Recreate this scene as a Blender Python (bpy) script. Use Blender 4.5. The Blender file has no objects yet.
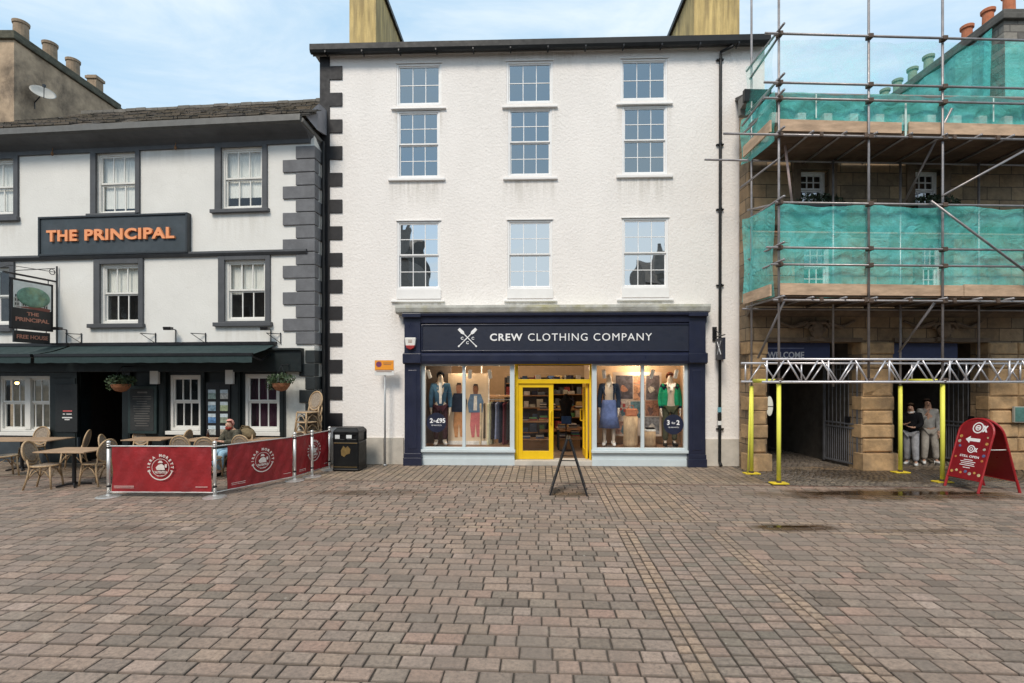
import bpy, bmesh, math, random
from mathutils import Vector, Matrix
random.seed(7)
PI = math.pi
R = math.radians
F = 500.0; HZ = 378.0; H = 2.2          # focal length in pixels, horizon row, eye height
sc = bpy.context.scene
EXPO = 0.66; SKYS = .12; SUN = 1.8; CLOUD = (4.6, 5.2, 5.6)
COL = sc.collection

def G(px, py, z=0.0):
    Y = (H - z) * F / (py - HZ)
    return ((px - 512) / F * Y, Y)
def AT(px, py, Y):
    return ((px - 512) / F * Y, H - (py - HZ) * Y / F)

class Plane:
    """a facade: world line Y = a + b X; local x runs along it, local y goes into the building"""
    def __init__(s, a, b):
        s.a, s.b, s.n = a, b, math.hypot(1, b)
        s.ang = math.atan(b)
    def L(s, px, py, d=0.0):
        u = (px - 512) / F
        t = (s.a + d * s.n) / (1 - s.b * u)
        X, Y, Z = u * t, t, H - (py - HZ) * t / F
        return ((X + (Y - s.a) * s.b) / s.n, Z)
    def x(s, px, d=0.0): return s.L(px, 300, d)[0]
    def z(s, px, py, d=0.0): return s.L(px, py, d)[1]
    def w(s, lx, ly):
        return (lx / s.n - ly * s.b / s.n, s.a + lx * s.b / s.n + ly / s.n)

PM = Plane(12.67, -0.0327)     # white building
PP = Plane(11.95, -0.0914)     # pub
PT = Plane(11.73, 0.03)        # stone building

# ------------------------------------------------------------------ materials
MATS = {}
def nt(name):
    m = bpy.data.materials.new(name); m.use_nodes = True
    t = m.node_tree; t.nodes.clear()
    out = t.nodes.new('ShaderNodeOutputMaterial')
    return m, t, out
def N(t, typ, **kw):
    n = t.nodes.new(typ)
    for k, v in kw.items():
        if k in n.inputs.keys(): n.inputs[k].default_value = v
        else: setattr(n, k, v)
    return n
def noise(t, co, scale, detail=4, rough=.6, dist=0.0):
    n = N(t, 'ShaderNodeTexNoise'); n.inputs['Scale'].default_value = scale
    n.inputs['Detail'].default_value = detail; n.inputs['Roughness'].default_value = rough
    n.inputs['Distortion'].default_value = dist
    t.links.new(co, n.inputs['Vector']); return n
def ramp(t, fac, stops):
    r = t.nodes.new('ShaderNodeValToRGB')
    e = r.color_ramp.elements
    while len(e) < len(stops): e.new(.5)
    for i, (p, c) in enumerate(stops):
        e[i].position = p; e[i].color = (c, c, c, 1) if isinstance(c, (int, float)) else (c[0], c[1], c[2], 1)
    t.links.new(fac, r.inputs[0]); return r
def mixc(t, fac, a, b, mode='MIX'):
    m = t.nodes.new('ShaderNodeMix'); m.data_type = 'RGBA'; m.blend_type = mode
    for s, v in ((0, fac), (6, a), (7, b)):
        if isinstance(v, (int, float)): m.inputs[s].default_value = v if s == 0 else (v, v, v, 1)
        elif isinstance(v, tuple): m.inputs[s].default_value = (v[0], v[1], v[2], 1)
        else: t.links.new(v, m.inputs[s])
    return m.outputs[2]
def math_(t, op, a, b=0.0, c=0.0):
    m = t.nodes.new('ShaderNodeMath'); m.operation = op
    for i, v in enumerate((a, b, c)):
        if isinstance(v, (int, float)): m.inputs[i].default_value = v
        else: t.links.new(v, m.inputs[i])
    return m.outputs[0]
def M(name, col, rough=.6, metal=0.0, var=.18, scale=4.0, bump=0.0, bscale=60.0, dirt=0.0, dirtcol=(.09, .08, .06), stretch=1.0, spec=.5, emit=None, es=1.0, coat=0.0):
    """one painted / stone / metal / cloth surface with broad and fine variation"""
    if name in MATS: return MATS[name]
    m, t, out = nt(name)
    b = N(t, 'ShaderNodeBsdfPrincipled')
    b.inputs['Roughness'].default_value = rough; b.inputs['Metallic'].default_value = metal
    b.inputs['Specular IOR Level'].default_value = spec; b.inputs['Coat Weight'].default_value = coat
    g = N(t, 'ShaderNodeNewGeometry'); mp = N(t, 'ShaderNodeMapping')
    mp.inputs['Scale'].default_value = (1, 1, stretch)
    t.links.new(g.outputs['Position'], mp.inputs[0]); co = mp.outputs[0]
    n1 = noise(t, co, scale, 5, .65)
    lo = tuple(c * (1 - var) for c in col); hi = tuple(min(1, c * (1 + var)) for c in col)
    c = ramp(t, n1.outputs[0], [(.3, lo), (.7, hi)]).outputs[0]
    if dirt > 0:
        n2 = noise(t, co, scale * .37, 8, .7, .4)
        f = ramp(t, n2.outputs[0], [(.48, 0.0), (.75, dirt)]).outputs[0]
        c = mixc(t, f, c, dirtcol)
    t.links.new(c, b.inputs['Base Color'])
    n4 = noise(t, co, scale * 2.3, 4)
    rr = ramp(t, n4.outputs[0], [(.25, max(0, rough - .1)), (.75, min(1, rough + .1))])
    t.links.new(rr.outputs[0], b.inputs['Roughness'])
    if bump > 0:
        n3 = noise(t, g.outputs['Position'], bscale, 4, .6)
        bp = N(t, 'ShaderNodeBump'); bp.inputs['Strength'].default_value = min(1, bump); bp.inputs['Distance'].default_value = .012 * max(1, bump)
        t.links.new(n3.outputs[0], bp.inputs['Height']); t.links.new(bp.outputs[0], b.inputs['Normal'])
    if emit:
        b.inputs['Emission Color'].default_value = (*emit, 1); b.inputs['Emission Strength'].default_value = es
    t.links.new(b.outputs[0], out.inputs[0]); MATS[name] = m
    return m

def glass(name, refl, tint=(.9, .95, .97), rcol=(1, 1, 1), rough=.01, wob=.0, wscale=1.3):
    """thin window glass: see-through with a share of mirror"""
    if name in MATS: return MATS[name]
    m, t, out = nt(name)
    tr = N(t, 'ShaderNodeBsdfTransparent'); tr.inputs[0].default_value = (*tint, 1)
    gl = N(t, 'ShaderNodeBsdfGlossy'); gl.inputs['Color'].default_value = (*rcol, 1); gl.inputs['Roughness'].default_value = rough
    mx = N(t, 'ShaderNodeMixShader')
    fr = N(t, 'ShaderNodeFresnel'); gb = N(t, 'ShaderNodeNewGeometry')
    t.links.new(math_(t, 'MULTIPLY_ADD', gb.outputs['Backfacing'], 1 / 1.5 - 1.5, 1.5), fr.inputs['IOR'])
    f = math_(t, 'ADD', fr.outputs[0], refl)
    if wob > 0:
        g = N(t, 'ShaderNodeNewGeometry')
        n = noise(t, g.outputs['Position'], wscale, 2, .5)
        bp = N(t, 'ShaderNodeBump'); bp.inputs['Strength'].default_value = wob; bp.inputs['Distance'].default_value = .05
        t.links.new(n.outputs[0], bp.inputs['Height']); t.links.new(bp.outputs[0], gl.inputs['Normal'])
    t.links.new(f, mx.inputs[0]); t.links.new(tr.outputs[0], mx.inputs[1]); t.links.new(gl.outputs[0], mx.inputs[2])
    t.links.new(mx.outputs[0], out.inputs[0]); MATS[name] = m
    return m

def ashlar(name, bw, bh, cols, mortar, msize=.008, dirt=.5, bump=.5, rough=.85, dirtcol=(.035, .03, .025), local=False):
    """coursed stone or slates laid on x+y / z"""
    if name in MATS: return MATS[name]
    m, t, out = nt(name)
    b = N(t, 'ShaderNodeBsdfPrincipled'); b.inputs['Roughness'].default_value = rough
    g = N(t, 'ShaderNodeNewGeometry'); s = N(t, 'ShaderNodeSeparateXYZ'); c = N(t, 'ShaderNodeCombineXYZ')
    t.links.new(g.outputs['Position'], s.inputs[0])
    t.links.new(math_(t, 'ADD', s.outputs[0], s.outputs[1]), c.inputs[0]); t.links.new(s.outputs[2], c.inputs[1])
    br = N(t, 'ShaderNodeTexBrick'); br.inputs['Scale'].default_value = 1
    br.inputs['Brick Width'].default_value = bw; br.inputs['Row Height'].default_value = bh
    br.inputs['Mortar Size'].default_value = msize; br.inputs['Mortar Smooth'].default_value = .3
    br.inputs['Color1'].default_value = (0, 0, 0, 1); br.inputs['Color2'].default_value = (1, 1, 1, 1)
    br.inputs['Mortar'].default_value = (.5, .5, .5, 1)
    n0 = noise(t, g.outputs['Position'], 7, 3); 
    vm = N(t, 'ShaderNodeVectorMath'); vm.operation = 'MULTIPLY_ADD'; vm.inputs[1].default_value = (.02, .02, 0)
    t.links.new(n0.outputs[1], vm.inputs[0]); t.links.new(c.outputs[0], vm.inputs[2]); t.links.new(vm.outputs[0], br.inputs['Vector'])
    k = len(cols)
    cc = ramp(t, br.outputs[0], [(i / (k - 1), cols[i]) for i in range(k)])
    n1 = noise(t, g.outputs['Position'], 9, 6, .7)
    v = mixc(t, .5, cc.outputs[0], ramp(t, n1.outputs[0], [(.3, .45), (.7, 1.0)]).outputs[0], 'MULTIPLY')
    n2 = noise(t, g.outputs['Position'], .9, 8, .7, .5)
    v = mixc(t, ramp(t, n2.outputs[0], [(.42, 0.0), (.7, dirt)]).outputs[0], v, dirtcol)
    v = mixc(t, br.outputs[1], v, mortar)
    t.links.new(v, b.inputs['Base Color'])
    hgt = math_(t, 'MULTIPLY_ADD', br.outputs[1], -1.0, n1.outputs[0])
    bp = N(t, 'ShaderNodeBump'); bp.inputs['Strength'].default_value = bump; bp.inputs['Distance'].default_value = .02
    t.links.new(hgt, bp.inputs['Height']); t.links.new(bp.outputs[0], b.inputs['Normal'])
    t.links.new(b.outputs[0], out.inputs[0]); MATS[name] = m
    return m

def netmat(name, dens, col=(.03, .50, .38)):
    if name in MATS: return MATS[name]
    m, t, out = nt(name)
    g = N(t, 'ShaderNodeNewGeometry')
    n = noise(t, g.outputs['Position'], 1.7, 5, .6, .6)
    n2 = noise(t, g.outputs['Position'], 60, 2, .5)
    d = N(t, 'ShaderNodeBsdfDiffuse'); tl = N(t, 'ShaderNodeBsdfTranslucent'); tr = N(t, 'ShaderNodeBsdfTransparent')
    n3 = noise(t, g.outputs['Position'], 3.2, 3, .5, 1.5); bp = N(t, 'ShaderNodeBump'); bp.inputs['Strength'].default_value = .8; bp.inputs['Distance'].default_value = .07
    t.links.new(n3.outputs[0], bp.inputs['Height']); t.links.new(bp.outputs[0], d.inputs['Normal'])
    c = ramp(t, n.outputs[0], [(.3, tuple(x * .75 for x in col)), (.7, tuple(min(1, x * 1.2) for x in col))])
    t.links.new(c.outputs[0], d.inputs[0]); t.links.new(c.outputs[0], tl.inputs[0])
    a = N(t, 'ShaderNodeMixShader'); a.inputs[0].default_value = .18
    t.links.new(d.outputs[0], a.inputs[1]); t.links.new(tl.outputs[0], a.inputs[2])
    f = math_(t, 'MULTIPLY_ADD', n.outputs[0], .35, dens - .175)
    f = math_(t, 'MULTIPLY_ADD', n2.outputs[0], .3, math_(t, 'SUBTRACT', f, .15))
    mx = N(t, 'ShaderNodeMixShader'); t.links.new(f, mx.inputs[0])
    t.links.new(tr.outputs[0], mx.inputs[1]); t.links.new(a.outputs[0], mx.inputs[2])
    t.links.new(mx.outputs[0], out.inputs[0]); MATS[name] = m
    return m

# ------------------------------------------------------------------ mesh builder
class MB:
    def __init__(s): s.v = []; s.f = []
    def add(s, vs, fs):
        o = len(s.v); s.v += [tuple(p) for p in vs]; s.f += [tuple(i + o for i in f) for f in fs]; return s
    def box(s, x0, x1, y0, y1, z0, z1, M4=None):
        x0, x1 = min(x0, x1), max(x0, x1); y0, y1 = min(y0, y1), max(y0, y1); z0, z1 = min(z0, z1), max(z0, z1)
        vs = [Vector((x, y, z)) for z in (z0, z1) for x, y in ((x0, y0), (x1, y0), (x1, y1), (x0, y1))]
        if M4: vs = [M4 @ p for p in vs]
        return s.add(vs, [(3, 2, 1, 0), (4, 5, 6, 7), (0, 1, 5, 4), (1, 2, 6, 5), (2, 3, 7, 6), (3, 0, 4, 7)])
    def hexa(s, b, tp):
        return s.add(list(b) + list(tp), [(3, 2, 1, 0), (4, 5, 6, 7), (0, 1, 5, 4), (1, 2, 6, 5), (2, 3, 7, 6), (3, 0, 4, 7)])
    def quad(s, a, b, c, d): return s.add([a, b, c, d], [(0, 1, 2, 3)])
    def prism(s, poly, fn, t0, t1):
        """poly: 2D points counter-clockwise; fn(p, q, t) -> 3D"""
        n = len(poly)
        vs = [fn(p, q, t0) for p, q in poly] + [fn(p, q, t1) for p, q in poly]
        return s.add(vs, [tuple(range(n))[::-1], tuple(range(n, 2 * n))] + [(i, (i + 1) % n, n + (i + 1) % n, n + i) for i in range(n)])
    def xprof(s, poly, x0, x1): return s.prism(poly, lambda p, q, t: (t, p, q), x0, x1)   # profile in y,z swept along x
    def tube(s, pts, r, n=8, closed=False, cap=True):
        pts = [Vector(p) for p in pts]; k = len(pts); rs = r if isinstance(r, (list, tuple)) else [r] * k
        rings = []; ref = None
        for i, p in enumerate(pts):
            if closed: d = pts[(i + 1) % k] - pts[i - 1]
            else: d = (pts[min(i + 1, k - 1)] - pts[max(i - 1, 0)])
            d.normalize()
            if ref is None:
                ref = Vector((0, 0, 1)) if abs(d.z) < .9 else Vector((1, 0, 0))
            a = ref - d * ref.dot(d); a.normalize(); ref = a; b = d.cross(a)
            rings.append([p + (a * math.cos(2 * PI * j / n) + b * math.sin(2 * PI * j / n)) * rs[i] for j in range(n)])
        o = len(s.v)
        for rg in rings: s.v += [tuple(q) for q in rg]
        for i in range(k if closed else k - 1):
            i2 = (i + 1) % k
            for j in range(n):
                j2 = (j + 1) % n
                s.f.append((o + i * n + j, o + i * n + j2, o + i2 * n + j2, o + i2 * n + j))
        if cap and not closed:
            s.f.append(tuple(o + j for j in range(n))[::-1]); s.f.append(tuple(o + (k - 1) * n + j for j in range(n)))
        return s
    def lathe(s, prof, c=(0, 0, 0), n=20, sx=1, sy=1, M4=None):
        o = len(s.v)
        for r, z in prof:
            for j in range(n):
                p = Vector((c[0] + r * sx * math.cos(2 * PI * j / n), c[1] + r * sy * math.sin(2 * PI * j / n), c[2] + z))
                if M4: p = M4 @ p
                s.v.append(tuple(p))
        for i in range(len(prof) - 1):
            for j in range(n):
                j2 = (j + 1) % n
                s.f.append((o + i * n + j, o + i * n + j2, o + (i + 1) * n + j2, o + (i + 1) * n + j))
        s.f.append(tuple(o + j for j in range(n))[::-1]); s.f.append(tuple(o + (len(prof) - 1) * n + j for j in range(n)))
        return s
    def ball(s, c, rx, ry=None, rz=None, n=12, k=7):
        ry = ry or rx; rz = rz or rx
        return s.lathe([(max(1e-4, math.sin(PI * i / k)) , -math.cos(PI * i / k) * rz) for i in range(k + 1)], c, n, rx, ry)
    def leaves(s, c, rx, ry, rz, num, size, seed=1):
        rnd = random.Random(seed)
        for _ in range(num):
            d = Vector((rnd.gauss(0, 1), rnd.gauss(0, 1), rnd.gauss(0, 1))).normalized() * rnd.uniform(.35, 1) ** .6
            p = Vector((c[0] + d.x * rx, c[1] + d.y * ry, c[2] + d.z * rz))
            a = Vector((rnd.gauss(0, 1), rnd.gauss(0, 1), rnd.gauss(0, 1))).normalized()
            b = a.cross(Vector((rnd.gauss(0, 1), rnd.gauss(0, 1), rnd.gauss(0, 1)))).normalized()
            q = size * rnd.uniform(.6, 1.3)
            s.add([p - a * q, p - b * q * .5, p + a * q, p + b * q * .5], [(0, 1, 2, 3)])
        return s
    def wall(s, x0, x1, z0, z1, y0, y1, holes):
        """wall slab with real openings: holes = (xa, xb, za, zb)"""
        xs = sorted({x0, x1} | {h[0] for h in holes} | {h[1] for h in holes})
        zs = sorted({z0, z1} | {h[2] for h in holes} | {h[3] for h in holes})
        xs = [x for x in xs if x0 <= x <= x1]; zs = [z for z in zs if z0 <= z <= z1]
        for i in range(len(xs) - 1):
            for j in range(len(zs) - 1):
                cx, cz = (xs[i] + xs[i + 1]) / 2, (zs[j] + zs[j + 1]) / 2
                if any(h[0] < cx < h[1] and h[2] < cz < h[3] for h in holes): continue
                a, b, c, d = xs[i], xs[i + 1], zs[j], zs[j + 1]
                s.quad((a, y0, c), (b, y0, c), (b, y0, d), (a, y0, d))
                s.quad((a, y1, d), (b, y1, d), (b, y1, c), (a, y1, c))
        for a, b, c, d in list(holes) :
            a, b, c, d = max(a, x0), min(b, x1), max(c, z0), min(d, z1)
            s.quad((a, y0, c), (a, y0, d), (a, y1, d), (a, y1, c)); s.quad((b, y0, d), (b, y0, c), (b, y1, c), (b, y1, d))
            s.quad((a, y0, d), (b, y0, d), (b, y1, d), (a, y1, d)); s.quad((b, y0, c), (a, y0, c), (a, y1, c), (b, y1, c))
        s.quad((x0, y0, z1), (x1, y0, z1), (x1, y1, z1), (x0, y1, z1))
        s.quad((x0, y0, z0), (x0, y0, z1), (x0, y1, z1), (x0, y1, z0)); s.quad((x1, y0, z1), (x1, y0, z0), (x1, y1, z0), (x1, y1, z1))
        return s
    def build(s, name, mat, parent=None, smooth=False, bevel=0.0, off=None):
        me = bpy.data.meshes.new(name)
        vs = s.v if off is None else [(a - off[0], b - off[1], c - off[2]) for a, b, c in s.v]
        me.from_pydata(vs, [], s.f); me.materials.append(mat)
        bm = bmesh.new(); bm.from_mesh(me)
        bmesh.ops.recalc_face_normals(bm, faces=bm.faces); bm.to_mesh(me); bm.free()
        if smooth:
            me.polygons.foreach_set('use_smooth', [True] * len(me.polygons))
        o = bpy.data.objects.new(name, me); COL.objects.link(o)
        if parent: o.parent = parent
        if bevel > 0:
            b = o.modifiers.new('Bevel', 'BEVEL'); b.width = bevel; b.segments = 2; b.limit_method = 'ANGLE'
        return o

def meobj(name, me, mat, parent=None, smooth=False):
    me.materials.clear(); me.materials.append(mat)
    if smooth: me.polygons.foreach_set('use_smooth', [True] * len(me.polygons))
    o = bpy.data.objects.new(name, me); COL.objects.link(o); o.parent = parent
    return o
def tag(o, label=None, cat=None, group=None, kind=None):
    if label: o['label'] = label
    if cat: o['category'] = cat
    if group: o['group'] = group
    if kind: o['kind'] = kind
    return o
def thing(name, label, cat, loc=(0, 0, 0), rz=0.0, group=None):
    o = bpy.data.objects.new(name, None); COL.objects.link(o)
    o.empty_display_size = .2
    o.location = loc; o.rotation_euler = (0, 0, rz)
    return tag(o, label, cat, group)
def dup(root, loc, rz, label=None, group=None, rot=None):
    r = root.copy(); COL.objects.link(r); r.location = loc; r.rotation_euler = rot or (0, 0, rz)
    if label: r['label'] = label
    if group: r['group'] = group
    for ch in list(root.children):
        c = ch.copy(); COL.objects.link(c); c.parent = r
        for g in list(ch.children):
            d = g.copy(); COL.objects.link(d); d.parent = c
    return r

def text_raw(s, bold=0.0, depth=.01, spacing=1.0):
    cu = bpy.data.curves.new('lettering', 'FONT'); cu.body = s; cu.offset = bold; cu.extrude = depth / 2; cu.space_character = spacing
    cu.size = 1; cu.align_x = 'CENTER'; cu.align_y = 'CENTER'; cu.resolution_u = 4
    o = bpy.data.objects.new('lettering', cu); COL.objects.link(o)
    bpy.context.view_layer.update()
    me = bpy.data.meshes.new_from_object(o.evaluated_get(bpy.context.evaluated_depsgraph_get()))
    vs = [v.co.copy() for v in me.vertices]; fs = [tuple(p.vertices) for p in me.polygons]
    bpy.data.objects.remove(o); bpy.data.meshes.remove(me); bpy.data.curves.remove(cu)
    return vs, fs
def text(mb, s, o, ex, ez, w, h, depth=.01, bold=.02, spacing=1.0):
    """letters fitted into a w x h box centred on o; ex = reading direction, ez = up; depth grows towards the reader"""
    vs, fs = text_raw(s, bold, 1.0, spacing)
    x0, x1 = min(v.x for v in vs), max(v.x for v in vs); y0, y1 = min(v.y for v in vs), max(v.y for v in vs)
    ex = Vector(ex).normalized(); ez = Vector(ez).normalized(); en = ex.cross(ez); o = Vector(o)
    k = h / (y1 - y0); kx = (w / (x1 - x0)) if w else k
    mb.add([o + ex * ((v.x - (x0 + x1) / 2) * kx) + ez * ((v.y - (y0 + y1) / 2) * k) + en * ((v.z + .5) * depth) for v in vs], fs)
    return mb

def skin(verts, edges, radii, sub=1, flat=1.0):
    me = bpy.data.meshes.new('figure'); me.from_pydata([tuple(v) for v in verts], edges, [])
    o = bpy.data.objects.new('figure', me); COL.objects.link(o)
    md = o.modifiers.new('Skin', 'SKIN'); md.use_smooth_shade = True
    sv = me.skin_vertices[0].data
    for i, r in enumerate(radii):
        sv[i].radius = (r, r) if not isinstance(r, tuple) else r
        sv[i].use_root = (i == 0)
    if sub:
        sb = o.modifiers.new('Sub', 'SUBSURF'); sb.levels = sub; sb.render_levels = sub
    bpy.context.view_layer.update()
    res = bpy.data.meshes.new_from_object(o.evaluated_get(bpy.context.evaluated_depsgraph_get()))
    bpy.data.objects.remove(o); bpy.data.meshes.remove(me)
    return res
# ================================================================== camera, world, sun
cd = bpy.data.cameras.new('camera'); cam = bpy.data.objects.new('camera', cd); COL.objects.link(cam)
cam.location = (0, 0, H); cam.rotation_euler = (R(90), 0, 0)
cd.sensor_width = 36; cd.lens = 36 * F / 1024; cd.shift_y = (HZ - 341.5) / 1024; cd.clip_end = 500; cd.clip_start = .05
sc.camera = cam
sc.view_settings.view_transform = 'Standard'; sc.view_settings.look = 'None'
sc.view_settings.exposure = EXPO; sc.view_settings.gamma = 1
SE, SR = R(48), R(200)
wd = bpy.data.worlds.new('World'); sc.world = wd; wd.use_nodes = True
t = wd.node_tree; t.nodes.clear()
wo = t.nodes.new('ShaderNodeOutputWorld'); bg = t.nodes.new('ShaderNodeBackground')
sky = t.nodes.new('ShaderNodeTexSky'); sky.sky_type = 'NISHITA'; sky.sun_disc = False
sky.sun_elevation = SE; sky.sun_rotation = SR; sky.air_density = 1.0; sky.dust_density = 1.5; sky.ozone_density = 1.5
tc = t.nodes.new('ShaderNodeTexCoord')
mp = t.nodes.new('ShaderNodeMapping'); mp.inputs['Scale'].default_value = (1.0, 1.0, 3.2); mp.inputs['Rotation'].default_value = (0, R(8), 0)
t.links.new(tc.outputs['Generated'], mp.inputs[0])
n1 = noise(t, mp.outputs[0], 2.1, 9, .62, .7)
n2 = noise(t, mp.outputs[0], .9, 4, .5, .3)
f = math_(t, 'MULTIPLY_ADD', n2.outputs[0], .9, math_(t, 'MULTIPLY', n1.outputs[0], .9))
f = ramp(t, f, [(.60, .16), (.82, .55), (1.0, .95)]).outputs[0]
base = mixc(t, .7, sky.outputs[0], (1.75, 3.7, 5.5))
c = mixc(t, f, base, CLOUD)
t.links.new(c, bg.inputs[0]); bg.inputs[1].default_value = SKYS
t.links.new(bg.outputs[0], wo.inputs[0])
sd = bpy.data.lights.new('sun', 'SUN'); sd.energy = SUN; sd.angle = R(18); sd.color = (1.0, .90, .78)
sun = bpy.data.objects.new('sun', sd); COL.objects.link(sun)
# direction towards the sun matches the sky texture: rotation measured clockwise from +Y
dv = Vector((math.sin(SR) * math.cos(SE), math.cos(SR) * math.cos(SE), math.sin(SE)))
sun.rotation_euler = dv.to_track_quat('Z', 'Y').to_euler()

# ================================================================== ground and paving
TH = -0.057; cT, sT = math.cos(TH), math.sin(TH)
def UV(u, v, z=0): return (u * cT - v * sT, u * sT + v * cT, z)
def ground_mat(name, attr):
    m, t, out = nt(name)
    b = N(t, 'ShaderNodeBsdfPrincipled')
    g = N(t, 'ShaderNodeNewGeometry'); P = g.outputs['Position']
    if attr:
        a = N(t, 'ShaderNodeAttribute'); a.attribute_name = 'block'; base = a.outputs['Color']
    else:
        nb = noise(t, P, 6, 5); base = ramp(t, nb.outputs[0], [(.3, (.022, .018, .014)), (.7, (.055, .047, .036))]).outputs[0]
    n1 = noise(t, P, 26, 8, .75); n2 = noise(t, P, 160, 3, .6); n3 = noise(t, P, 1.1, 7, .65, .6)
    c = mixc(t, 1.0, base, ramp(t, n1.outputs[0], [(.30, .42), (.5, .98), (.70, 1.38)]).outputs[0], 'MULTIPLY')
    c = mixc(t, ramp(t, n2.outputs[0], [(.55, 0.0), (.8, .45)]).outputs[0], c, (.10, .085, .07))
    # broad soiling and algae
    c = mixc(t, ramp(t, n3.outputs[0], [(.44, 0.0), (.68, .62)]).outputs[0], c, (.15, .12, .097))
    n5 = noise(t, P, .35, 5, .6, .3)
    c = mixc(t, ramp(t, n5.outputs[0], [(.46, 0.0), (.66, .5)]).outputs[0], c, (.175, .142, .115))
    # pale chewing gum spots and worn light scuffs
    vo = N(t, 'ShaderNodeTexVoronoi'); vo.inputs['Scale'].default_value = 1.5; t.links.new(P, vo.inputs['Vector'])
    c = mixc(t, ramp(t, vo.outputs['Distance'], [(.018, .55), (.026, 0.0)]).outputs[0], c, (.42, .39, .34))
    n6 = noise(t, P, 2.7, 6, .7, 1.0)
    c = mixc(t, ramp(t, n6.outputs[0], [(.60, 0.0), (.74, .4)]).outputs[0], c, (.40, .34, .27))
    # damp hollows, plus the pavement board's shadow painted into the colour
    s = N(t, 'ShaderNodeSeparateXYZ'); t.links.new(P, s.inputs[0])
    nd = noise(t, P, 1.6, 5, .65); wet_shade = None
    for cx, cy, rx, ry, k in ((7.3, 9.45, 3.0, .55, 1), (4.1, 7.35, .75, .22, 1), (-2.7, 9.6, 1.3, .33, .9), (6.0, 7.2, 1.2, .12, .6), (1.15, 9.45, .55, .2, .8),
                              (-5.7, 7.3, .9, .18, .4), (9.5, 11.5, 4.5, 1.2, .9), (5.6, 10.9, 1.6, .5, .5), (-8.5, 12.0, 4.0, 1.6, .55)):
        dx = math_(t, 'MULTIPLY', math_(t, 'SUBTRACT', s.outputs[0], cx), 1 / rx)
        dy = math_(t, 'MULTIPLY', math_(t, 'SUBTRACT', s.outputs[1], cy), 1 / ry)
        d = math_(t, 'SQRT', math_(t, 'ADD', math_(t, 'MULTIPLY', dx, dx), math_(t, 'MULTIPLY', dy, dy)))
        d = math_(t, 'ADD', d, math_(t, 'MULTIPLY_ADD', nd.outputs[0], 1.6, -.8))
        w = math_(t, 'MULTIPLY', ramp(t, d, [(.55, 1.0), (1.0, 0.0)]).outputs[0], k)
        wet_shade = w if wet_shade is None else math_(t, 'MAXIMUM', wet_shade, w)
    c2 = mixc(t, 1.0, c, (.44, .38, .31), 'MULTIPLY')
    c = mixc(t, wet_shade, c, c2)
    t.links.new(c, b.inputs['Base Color'])
    r0 = ramp(t, n1.outputs[0], [(.3, .62), (.7, .82)]).outputs[0]
    rr = mixc(t, wet_shade, r0, .24)
    t.links.new(rr, b.inputs['Roughness'])
    bp = N(t, 'ShaderNodeBump'); bp.inputs['Strength'].default_value = .55; bp.inputs['Distance'].default_value = .006
    t.links.new(math_(t, 'ADD', n1.outputs[0], math_(t, 'MULTIPLY', n2.outputs[0], .5)), bp.inputs['Height']); t.links.new(bp.outputs[0], b.inputs['Normal'])
    t.links.new(b.outputs[0], out.inputs[0]); return m

m = MB(); m.quad((-150, -150, -.019), (150, -150, -.019), (150, 150, -.019), (-150, 150, -.019))
tag(m.build('ground', ground_mat('grout', False)), 'dirty joint sand and ground under the paving of the square', kind='structure')

MAIN = [((.375, .295, .235), 7), ((.345, .28, .228), 7), ((.31, .262, .215), 5), ((.41, .30, .238), 3), ((.25, .215, .175), 1.4), ((.22, .185, .15), .7), ((.43, .35, .29), 1.2)]
EDGE = [((.44, .34, .25), 5), ((.39, .305, .23), 3), ((.34, .27, .21), 2)]
STRIP = [((.35, .285, .235), 5), ((.39, .30, .24), 3), ((.29, .25, .205), 3), ((.25, .225, .18), 1)]
UPPER = [((.41, .315, .23), 5), ((.36, .285, .21), 4), ((.30, .25, .19), 2)]
SOLD = [((.38, .31, .235), 4), ((.33, .275, .21), 4), ((.28, .24, .18), 2), ((.41, .34, .25), 2)]
RED = [((.20, .12, .09), 1)]
SETT = [((.28, .245, .19), 4), ((.22, .195, .155), 4), ((.35, .305, .235), 2), ((.16, .14, .115), 2)]
rp = random.Random(3)
def pick(p):
    c = rp.choices([q[0] for q in p], [q[1] for q in p])[0]; k = rp.uniform(.88, 1.12)
    k *= .80; return (c[0] * k * rp.uniform(.98, 1.02), c[1] * k * .918, c[2] * k * rp.uniform(.98, 1.02) * .885)
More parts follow.
